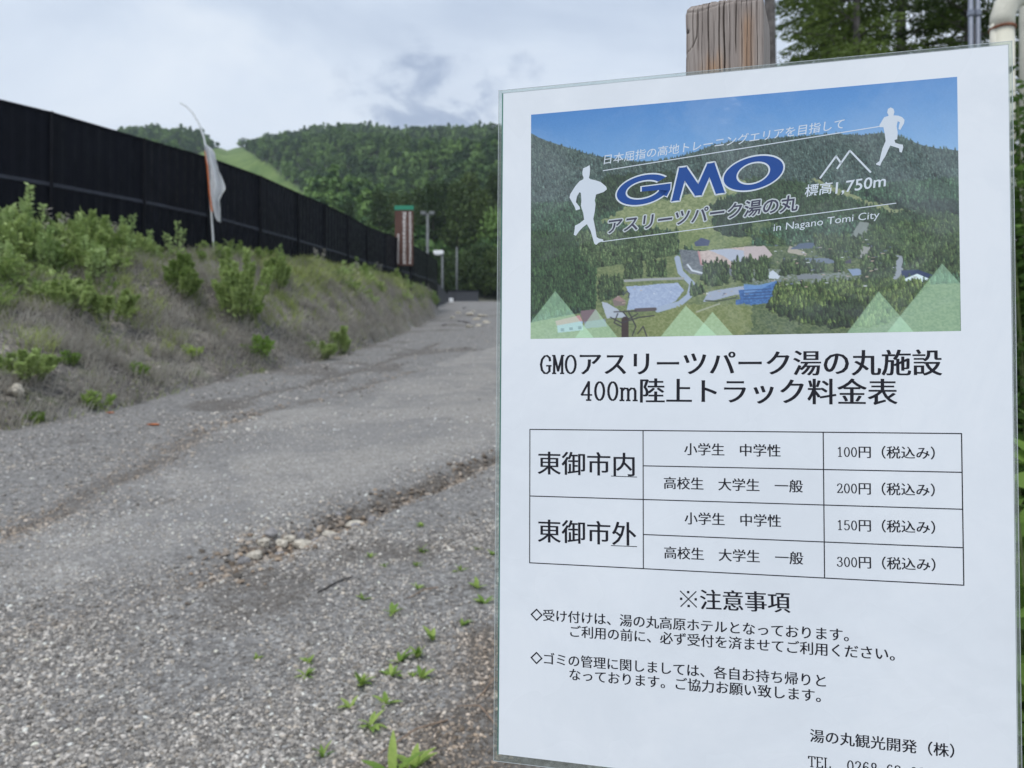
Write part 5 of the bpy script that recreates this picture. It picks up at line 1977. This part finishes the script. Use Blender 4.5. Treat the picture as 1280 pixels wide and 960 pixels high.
# lower ground
paint([(61.56,-118.58),(156.72,-106.88),(156.34,-165.50),(18.49,-162.97),(18.46,-152.35),(61.55,-145.26)], (92, 108, 62), 1, 1, 16, (124, 132, 80))
paint([(152.04,-107.96),(177.15,-110.25),(209.64,-115.01),(239.13,-117.41),(240.86,-135.52),(270.52,-135.51),(270.14,-163.61),(151.70,-163.40)], (66, 86, 50), 1, 1, 17, (104, 116, 72))
paint([(113.56,-108.77),(125.06,-110.43),(126.66,-118.95),(156.63,-121.30),(156.59,-126.84),(128.80,-125.78),(120.09,-124.32),(115.72,-120.76)], (92, 98, 104), 1, 1, 18, (120, 124, 126))
paint([(124.52,-110.74),(137.52,-109.88),(156.70,-108.88),(156.65,-116.86),(143.89,-121.00),(127.20,-118.75)], (182, 158, 146), 1, .5, 19, (200, 176, 164))
paint([(131.04,-110.14),(143.95,-109.84),(156.68,-112.43),(156.64,-118.53),(144.97,-118.03),(139.64,-113.89)], (168, 172, 184), 1, .5, 20)
pline([(125.06,-110.77),(126.66,-118.72),(143.89,-121.00)], 1.0, (190, 130, 128))
paint([(152.03,-108.85),(163.63,-109.06),(168.82,-114.82),(158.31,-119.90),(151.97,-120.19)], (186, 166, 160), 1, 1, 21)
paint([(80.49,-130.85),(112.38,-129.69),(116.22,-134.34),(111.24,-140.96),(102.37,-145.01),(81.03,-145.79),(82.75,-136.66)], (140, 154, 182), 1, .6, 22, (160, 172, 194))
pline([(112.22,-114.38),(114.06,-122.96),(121.16,-130.56),(119.49,-137.83),(113.44,-142.72),(100.14,-146.08)], 3.4, (150, 162, 180))
pline([(78.21,-127.31),(93.49,-126.95),(115.70,-126.98)], 1.6, (150, 150, 146))
pline([(118.47,-118.61),(121.19,-122.33),(128.80,-124.66)], 1.1, (196, 200, 204))
paint([(130.91,-135.95),(141.68,-134.08),(156.55,-132.59),(156.52,-137.90),(146.99,-138.15),(133.05,-141.62),(127.64,-142.02)], (150, 158, 174), 1, .6, 23)
paint([(151.95,-123.52),(166.67,-123.00),(209.52,-126.88),(223.35,-131.70),(217.40,-135.23),(151.90,-131.29)], (140, 144, 150), .8, 3, 24, (90, 104, 70))
paint([(178.19,-109.75),(188.42,-114.60),(187.39,-116.19),(177.13,-113.54)], (176, 160, 140), .9, 1, 25)
for a_, c1 in (([(184.38,-108.40),(195.60,-108.39),(195.57,-111.66),(178.17,-111.94)], (76, 92, 118)), ([(185.33,-117.41),(202.59,-118.16),(209.59,-120.41),(200.54,-121.32),(185.32,-119.38)], (104, 116, 136)), ([(210.54,-124.98),(221.45,-125.20),(222.41,-127.91),(213.49,-129.18)], (128, 146, 178)),
               ([(164.56,-126.45),(168.75,-124.18),(172.88,-127.64),(171.83,-129.25),(165.06,-129.00)], (190, 196, 204)), ([(181.66,-126.88),(193.41,-127.12),(197.44,-130.20),(183.18,-130.22)], (120, 124, 128)), ([(208.10,-119.05),(212.59,-118.92),(212.57,-121.83),(209.57,-121.70)], (70, 66, 84)),
               ([(217.64,-111.61),(229.44,-113.77),(227.41,-119.56),(217.57,-118.60)], (150, 148, 140)), ([(236.22,-117.81),(240.09,-118.51),(241.48,-123.88),(238.99,-130.15),(233.10,-135.25),(232.63,-134.16),(237.09,-126.89)], (146, 150, 158)), ([(213.75,-103.34),(217.78,-97.08),(222.72,-98.42),(221.68,-103.74),(218.68,-106.82),(212.73,-105.44)], (130, 136, 128))):
    paint(a_, c1, .95, .6, 26)
paint([(65.02,-140.15),(68.47,-140.83),(77.62,-146.84),(82.16,-150.40),(68.46,-150.64)], (164, 170, 178), 1, .5, 27)
for a_, s_ in (([(63.87,-125.63),(77.65,-123.84),(79.34,-136.55),(71.92,-138.62),(63.86,-140.11),(62.13,-133.69)], 30), ([(78.81,-113.51),(89.02,-111.66),(91.24,-125.50),(78.79,-126.41)], 31), ([(92.39,-114.10),(105.80,-115.81),(105.77,-125.47),(93.49,-125.58)], 32), ([(127.74,-118.99),(135.32,-117.07),(143.90,-119.66),(142.76,-131.89),(130.93,-132.59),(126.62,-127.95)], 33),
               ([(144.97,-118.59),(156.66,-115.75),(156.56,-131.26),(145.97,-129.77)], 34), ([(151.99,-116.85),(157.28,-115.97),(158.25,-128.20),(151.90,-131.29)], 35), ([(158.32,-117.13),(167.76,-116.43),(165.58,-129.57),(159.29,-130.45)], 36), ([(172.95,-118.85),(186.35,-118.33),(198.52,-122.11),(198.47,-126.99),(183.20,-126.94),(172.88,-127.64)], 37),
               ([(217.54,-120.74),(223.54,-114.57),(233.38,-110.75),(238.15,-118.43),(236.08,-130.04),(231.16,-135.18),(217.41,-133.62)], 38), ([(191.57,-104.38),(217.70,-105.69),(218.58,-116.49),(209.59,-120.41),(193.50,-116.46)], 39), ([(202.59,-117.94),(208.61,-117.67),(208.03,-126.82),(203.51,-127.18)], 40), ([(242.05,-116.48),(270.87,-109.41),(270.58,-131.34),(256.27,-129.22),(245.78,-126.70),(241.96,-123.90)], 41), ([(120.06,-131.09),(127.68,-132.48),(128.74,-137.00),(120.03,-138.97)], 42)):
    paint(a_, (38, 58, 36), 1, 3, s_, (84, 104, 58), trees2)
paint([(165.55,-133.98),(183.15,-133.49),(209.47,-132.26),(250.48,-134.27),(254.28,-135.99),(240.69,-150.33),(230.90,-158.56),(213.18,-160.30),(201.21,-158.96),(183.99,-156.41),(165.45,-148.28)], (50, 72, 32), 1, 3, 43, (104, 122, 58), trees2)
paint([(165.48,-143.88),(186.08,-151.02),(209.36,-144.10),(223.22,-144.52),(215.18,-158.20),(201.20,-159.18),(183.99,-156.41),(165.45,-148.28)], (22, 36, 26), .85, 6, 44, (50, 70, 38), trees2)
paint([(148.60,-135.42),(156.54,-134.80),(156.47,-145.64),(146.95,-144.81),(146.97,-141.48),(149.63,-141.01)], (42, 84, 142), 1, 0, 45, (58, 104, 166))
paint([(151.89,-132.40),(160.32,-133.25),(170.78,-130.64),(170.23,-135.24),(166.53,-143.92),(151.82,-144.81)], (44, 88, 146), 1, .4, 46, (66, 116, 176))
paint([(151.89,-131.84),(160.32,-132.69),(171.31,-130.33),(162.41,-134.97),(151.85,-139.05)], (98, 140, 192), .8, .4, 47)
for k_ in range(4):
    pline([(x, y - k_ * 1.8) for x, y in [(151.87,-135.72),(167.63,-135.15)]], .5, (34, 58, 100), .8)
paint([(239.93,-132.52),(248.15,-129.23),(255.27,-132.87),(252.40,-134.03),(240.89,-133.19)], (206, 220, 236), 1, 0, 48)
paint([(239.51,-126.98),(248.66,-126.92),(256.25,-130.28),(255.27,-132.87),(248.15,-129.23),(240.42,-131.79)], (34, 52, 92), 1, 0, 49)
paint([(71.92,-138.86),(75.92,-136.45),(80.47,-140.26),(79.90,-142.89),(73.06,-143.04)], (122, 104, 96), 1, 0, 50)
paint([(72.49,-138.87),(75.92,-136.45),(79.90,-140.02),(76.49,-140.15)], (150, 116, 108), 1, 0, 51)
pline([(78.77,-136.54),(81.05,-133.74),(82.75,-135.52),(81.95,-138.01)], .7, (60, 66, 80), .9)
paint([(122.36,-105.23),(126.73,-102.05),(132.15,-104.01),(131.05,-107.33),(123.44,-107.31)], (70, 80, 110), 1, .6, 52)
paint([(35.20,-151.57),(51.09,-148.23),(52.84,-151.99),(36.39,-155.11)], (188, 128, 124), 1, 0, 53)
paint([(36.39,-154.53),(52.84,-151.99),(53.42,-157.81),(36.98,-159.22)], (150, 172, 196), 1, 0, 54)
for k_ in range(5):
    x_, y_ = [(38.76,-156.33)][0]
    paint([(x_ + k_ * 5.6, y_ + k_ * .5), (x_ + 2.4 + k_ * 5.6, y_ + k_ * .5), (x_ + 2.4 + k_ * 5.6, y_ - 2 + k_ * .5), (x_ + k_ * 5.6, y_ - 2 + k_ * .5)], (80, 100, 130))
paint([(51.09,-145.55),(61.55,-144.68),(64.43,-151.12),(53.42,-153.17)], (116, 92, 96), 1, 0, 55)
paint([(54.00,-152.60),(67.31,-150.96),(68.46,-155.83),(54.59,-156.68)], (120, 128, 140), 1, 0, 56)
pline([(86.69,-145.94),(98.47,-145.70)], 2.2, (84, 74, 76))
pline([(129.27,-141.28),(135.74,-141.92),(146.98,-140.04)], .9, (60, 72, 50))
paint([(86.68,-150.52),(104.59,-147.57),(115.63,-143.35),(156.48,-144.53),(156.36,-162.19),(145.78,-163.31),(86.66,-162.51)], (106, 118, 56), .8, 3, 57, (138, 142, 84))
pline([(123.81,-148.08),(137.34,-143.42)], 1.0, (170, 168, 150), .7)
# single trees stamped over every wooded area, far ones first
rt = np.random.RandomState(12)
n_ = 22000
TY = np.sort(rt.randint(80, GM - 4, n_))
TX_ = rt.randint(3, GN - 4, n_)
for a_, b_2 in zip(TY, TX_):
    if not TM[a_, b_2]:
        continue
    s_ = .7 + 1.8 * (a_ / GM) ** 1.3
    h_, w_ = int(round(rt.uniform(4, 9) * s_)), max(1.0, rt.uniform(1.2, 2.3) * s_)
    c_ = IM[a_, b_2] * rt.uniform(.88, 1.22)
    for k_ in range(h_):
        y_ = a_ - k_
        if y_ < 60:
            break
        hw = w_ * (1 - k_ / h_) ** .6
        x1, x2 = max(0, int(b_2 - hw)), min(GN, int(b_2 + hw) + 1)
        sh = .72 if k_ < h_ * .25 else 1.0
        xs_ = np.arange(x1, x2)
        f_ = (sh * (1.0 + .22 * (xs_ - b_2) / max(hw, 1)) * (.9 + .22 * rt.rand(len(xs_))))[:, None]
        IM[y_, x1:x2] = c_ * f_
g_ = IM.mean(2, keepdims=True)
land = inside(hill_)
IM[land] = (IM * .80 + g_ * .20)[land] * np.array([.93, .95, .97])
# lift tower
pline([(79.88,-152.07),(79.87,-162.95)], 4.4, (52, 40, 40))
for a_ in ([(70.76,-150.12),(77.61,-153.73),(88.93,-150.57),(97.90,-149.66)], [(73.05,-146.72),(86.69,-146.52)], [(75.34,-147.93),(73.04,-153.63),(77.60,-156.03)], [(82.16,-146.97),(86.67,-156.23),(84.40,-161.90)], [(87.79,-160.82),(91.17,-156.33),(93.40,-162.64)], [(78.75,-146.88),(82.15,-151.55),(87.81,-148.26)]):
    pline(a_, .8, (48, 46, 52), .9)
# small roofs, parked cars and light specks round the village
rt = np.random.RandomState(33)
for (cx_, cy_), n_, sx2, sy2 in (([(186.38,-113.96)][0], 26, 13, 4), ([(203.53,-125.56)][0], 30, 16, 4), ([(140.59,-137.94)][0], 12, 9, 1.6), ([(93.46,-136.43)][0], 8, 12, 3), ([(223.54,-114.57)][0], 12, 6, 3), ([(170.77,-131.96)][0], 10, 7, 2)):
    for k_ in range(n_):
        x_, y_ = cx_ + rt.normal() * sx2, cy_ + rt.normal() * sy2
        w_, h_ = rt.uniform(.5, 2.2), rt.uniform(.3, .8)
        c1 = ((196, 200, 206), (90, 100, 124), (150, 146, 140), (64, 70, 84), (170, 150, 136))[rt.randint(5)]
        paint([(x_, y_), (x_ + w_, y_ + .15), (x_ + w_ * 1.1, y_ + h_), (x_ + w_ * .1, y_ + h_)], c1, .85)
# pale translucent peaks along the lower edge
TG = (172, 208, 178)
for a_ in ([(35.17,-132.21),(17.87,-153.76),(17.89,-163.20),(60.62,-163.40)], [(61.32,-144.67),(47.93,-162.93),(75.54,-163.33)], [(117.27,-143.96),(101.76,-163.25),(136.38,-163.57)], [(133.23,-148.33),(121.57,-163.40),(145.78,-163.42)], [(227.40,-138.78),(209.67,-163.23),(246.02,-163.12)], [(261.27,-123.86),(231.63,-162.93),(270.14,-163.30),(270.52,-135.72)]):
    paint(a_, TG, .50)
IM = np.clip(IM + (vnoise(PX * 3.1, PY * 3.1, 99)[..., None] - .5) * .035, .01, 1)
lin = np.where(IM <= .04045, IM / 12.92, ((IM + .055) / 1.055) ** 2.4)
lin = np.clip(lin * np.where(inside(hill_), 1.25 + .15 * (1 - (PY - QY1) / 147.2), 1.16)[..., None] + .012, 0, .9)
lin = lin.reshape(GM // 2, 2, GN // 2, 2, 3).mean((1, 3))
GN, GM = GN // 2, GM // 2
PX, PY = np.meshgrid(np.linspace(QX0, QX1, GN), np.linspace(QY0, QY1, GM))
V = np.stack([PX * MM, PY * MM, np.full(PX.shape, .03 * MM)], -1).reshape(-1, 3)
ii = (np.arange(GM - 1)[:, None] * GN + np.arange(GN - 1)[None]).ravel()
F = np.stack([ii, ii + GN, ii + GN + 1, ii + 1], -1)


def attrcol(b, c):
    # glare on the film, painted into the print colour as milky patches
    glare_ = b.maprange(b.noise(c, 11, 6, .65, .8), .48, .66, 0, .09)
    return b.mix(glare_, b.n('ShaderNodeAttribute', attribute_name='col').outputs['Color'], (.62, .68, .74))


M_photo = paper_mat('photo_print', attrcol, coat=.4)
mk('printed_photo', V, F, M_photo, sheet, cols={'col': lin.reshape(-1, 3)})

# ---- lettering over the printed photograph
ZL = .07


def along(name, text, p0, p1, n_em, mat, z=ZL, thin=0.0, slant=.12, hs=1.0, **kw):
    return typeset(name, text, p0, p1, n_em, z, mat, thin=thin, dx=kw.pop('dx', 0), slant=slant, hscale=hs, pv=(0, 1), **kw)


along('photo_lettering', '\u65e5\u672c\u5c48\u6307\u306e\u9ad8\u5730\u30c8\u30ec\u30fc\u30cb\u30f3\u30b0\u30a8\u30ea\u30a2\u3092\u76ee\u6307\u3057\u3066', *[(65.61,-49.19),(210.44,-37.80)], 21, M_lite, thin=.004, hs=.98)
flat('photo_line', line_poly([(66.07,-56.14),(229.28,-41.32)], .55), ZL, M_lite, 'pale line under the upper slogan')
flat('photo_line', line_poly([(65.58,-101.68),(237.40,-87.41)], .5), ZL + .001, M_lite, 'pale line under the park name')
along('photo_lettering', '\u30a2\u30b9\u30ea\u30fc\u30c4\u30d1\u30fc\u30af\u6e6f\u306e\u4e38', *[(68.13,-92.32),(183.57,-83.67)], 11, M_halo, z=.05, thin=.016, halo=.075)
along('photo_lettering', '\u30a2\u30b9\u30ea\u30fc\u30c4\u30d1\u30fc\u30af\u6e6f\u306e\u4e38', *[(68.13,-92.32),(183.57,-83.67)], 11, M_navy, z=.075, thin=.016)
along('photo_lettering', '\u6a19\u9ad8', *[(187.25,-77.11),(202.98,-75.72)], 2, M_lite, thin=.012)


def latin(name, text, p0, p1, hmm, mat, z=ZL, slant=.12, thin=0.0):
    """proportional roman text: baseline from p0 to p1, cap height hmm"""
    V_, F_ = glyph(text, thin)
    xs = [v[0] for v in V_]
    a_, b_ = min(xs), max(xs)
    out_ = []
    for x, y in V_:
        s = (x - a_) / (b_ - a_)
        out_.append(((p0[0] + (p1[0] - p0[0]) * s + slant * y * hmm) * MM, (p0[1] + (p1[1] - p0[1]) * s + y / .69 * hmm) * MM, z * MM))
    return mk(name, out_, F_, mat, sheet)


latin('photo_lettering', '1,750m', *[(204.27,-79.65),(231.92,-76.91)], 6.6, M_lite, thin=.012)
latin('photo_lettering', 'in Nagano Tomi City', *[(169.13,-100.36),(228.25,-95.62)], 4.3, M_lite)
flat('photo_peak', line_poly([(195.94,-69.75),(204.97,-57.25),(207.78,-61.76)], 1.05) + line_poly([(205.51,-64.68),(212.62,-54.41),(223.85,-68.17)], 1.05), ZL + .002, M_lite, 'pale twin-peak outline')

# blue company lettering: wide slanted G, M, O with a pale rim
GA = [(91.36,-70.14)][0]
sx_ = 1 / (1265 / 290) * 297 / 631 * 1.0


def scaled_ring(cx, cy, rx, ry, tx, ty, a0, a1, n=44, tilt=0.0, grow=0.0):
    """annular sector in crop units -> polygon quads"""
    o_ = []
    for i in range(n):
        qd = []
        for a_, w_ in ((a0 + (a1 - a0) * i / n, 1), (a0 + (a1 - a0) * (i + 1) / n, 1), (a0 + (a1 - a0) * (i + 1) / n, 0), (a0 + (a1 - a0) * i / n, 0)):
            ax_, ay_ = (rx + grow, ry + grow) if w_ else (rx - tx - grow, ry - ty - grow)
            x, y = ax_ * math.cos(rad(a_)), ay_ * math.sin(rad(a_))
            qd.append((cx + x + y * .14, cy + y + x * tilt))
        o_.append(qd)
    return o_


# local frame of the logo: origin at the lower left of the G, units of mm
LG = [(74.43,-69.05),(141.01,-63.91)]
C_G, C_O = [(91.36,-70.03)][0], [(157.69,-64.14)][0]
TLT = .095
for grow, mt, z_ in ((.95, M_lite, .055), (0, M_blue, .085)):
    polys = scaled_ring(C_G[0], C_G[1], 16.6, 9.3, 5.6, 3.3, 38, 342, 40, TLT, grow)
    g_ = grow
    bar = [(90.45,-71.13),(90.45,-68.22),(108.37,-67.08),(108.13,-70.88),(105.87,-75.13),(101.59,-73.24),(101.03,-70.88)]
    gc = (sum(p[0] for p in bar) / 7, sum(p[1] for p in bar) / 7)
    bar = [(gc[0] + (x - gc[0]) * (1 + g_ * .09), gc[1] + (y - gc[1]) * (1 + g_ * .22)) for x, y in bar]
    flat('logo_letter', polys + [bar], z_, mt)
    M_ = [(108.78,-78.43),(113.56,-57.73),(118.03,-57.47),(125.08,-68.77),(130.65,-56.32),(134.83,-55.93),(140.95,-75.06),(135.61,-75.51),(131.82,-64.64),(127.04,-75.77),(123.17,-75.87),(116.88,-65.92),(113.49,-78.14)]
    if g_:
        polys = []
        for a_, b_2 in zip(M_, M_[1:] + M_[:1]):
            polys += line_poly([a_, b_2], 2 * g_)
        flat('logo_letter', [M_], z_ - .004, mt)
        o = flat('logo_letter', polys, z_, mt)
    else:
        flat('logo_letter', [M_], z_ + .002, mt)
    flat('logo_letter', scaled_ring(C_O[0], C_O[1], 17.4, 10.2, 7.6, 3.3, 0, 360, 48, TLT, grow), z_ + .004, mt)

flat('runner_silhouette', [[(52.71,-55.99),(53.31,-53.66),(55.32,-52.97),(57.45,-51.93),(57.69,-54.56),(57.45,-58.11),(56.98,-60.21),(58.04,-61.11),(60.99,-61.91),(64.51,-63.33),(68.02,-66.51),(68.49,-68.31),(66.27,-69.94),(61.57,-71.18),(60.75,-74.91),(61.22,-77.30),(60.74,-82.00),(59.80,-86.67),(60.98,-92.64),(61.91,-98.58),(63.32,-99.59),(65.89,-100.19),(66.24,-101.38),(63.32,-102.18),(61.56,-103.63),(60.38,-102.63),(59.21,-98.45),(58.03,-94.25),(55.67,-89.99),(53.31,-91.64),(50.94,-93.89),(48.57,-97.08),(47.14,-96.42),(47.73,-93.13),(47.97,-90.53),(50.94,-89.14),(53.90,-86.94),(53.31,-82.75),(51.77,-77.92),(52.12,-74.38),(51.77,-69.61),(50.93,-68.96),(49.15,-71.82),(48.56,-75.35),(50.94,-78.46),(51.29,-80.03),(48.56,-80.70),(47.73,-78.27),(44.38,-72.12),(44.98,-69.77),(47.96,-65.19),(50.93,-61.82),(53.31,-60.79),(53.54,-59.62),(52.83,-58.02)]],
     ZL + .02, M_lite, 'pale runner silhouette at the left of the printed photo')
flat('runner_silhouette', [[(233.19,-33.44),(233.71,-31.30),(235.20,-30.56),(236.68,-31.57),(237.15,-33.46),(236.64,-35.38),(239.10,-35.81),(241.25,-36.87),(242.51,-38.61),(242.19,-40.75),(240.99,-42.82),(240.18,-44.38),(239.21,-43.76),(239.53,-41.61),(240.04,-39.81),(238.86,-39.06),(238.24,-42.05),(238.79,-45.90),(238.45,-49.67),(236.96,-50.09),(237.44,-51.76),(239.89,-52.82),(241.46,-53.17),(241.64,-54.80),(240.82,-57.78),(239.64,-57.36),(239.37,-55.17),(236.92,-54.11),(234.75,-53.18),(233.44,-55.80),(232.11,-58.96),(229.89,-62.61),(229.07,-64.72),(227.08,-64.04),(226.89,-63.26),(228.70,-61.97),(229.43,-58.76),(230.47,-54.48),(232.21,-50.26),(231.85,-46.41),(231.11,-41.99),(229.12,-41.82),(228.93,-40.71),(230.66,-37.58),(231.67,-36.03),(233.96,-35.47),(233.77,-34.58)]],
     ZL + .02, M_lite, 'pale runner silhouette at the right of the printed photo')

# ------------------------------------------------------------------ thin mountain haze
hz_ = mk('haze', *box(-1900, -60, -30, 1500, 2450, 520), None)
m = bpy.data.materials.new('haze_air')
m.use_nodes = True
m.node_tree.nodes.clear()
b = NB(m.node_tree)
out = b.n('ShaderNodeOutputMaterial')
pv_ = b.n('ShaderNodeVolumePrincipled')
pv_.inputs['Color'].default_value = (.80, .88, 1, 1)
pv_.inputs['Density'].default_value = .00026
b.t.links.new(pv_.outputs[0], out.inputs['Volume'])
hz_.data.materials.append(m)
tag(hz_, 'faint bluish haze over the distant hills', kind='stuff')
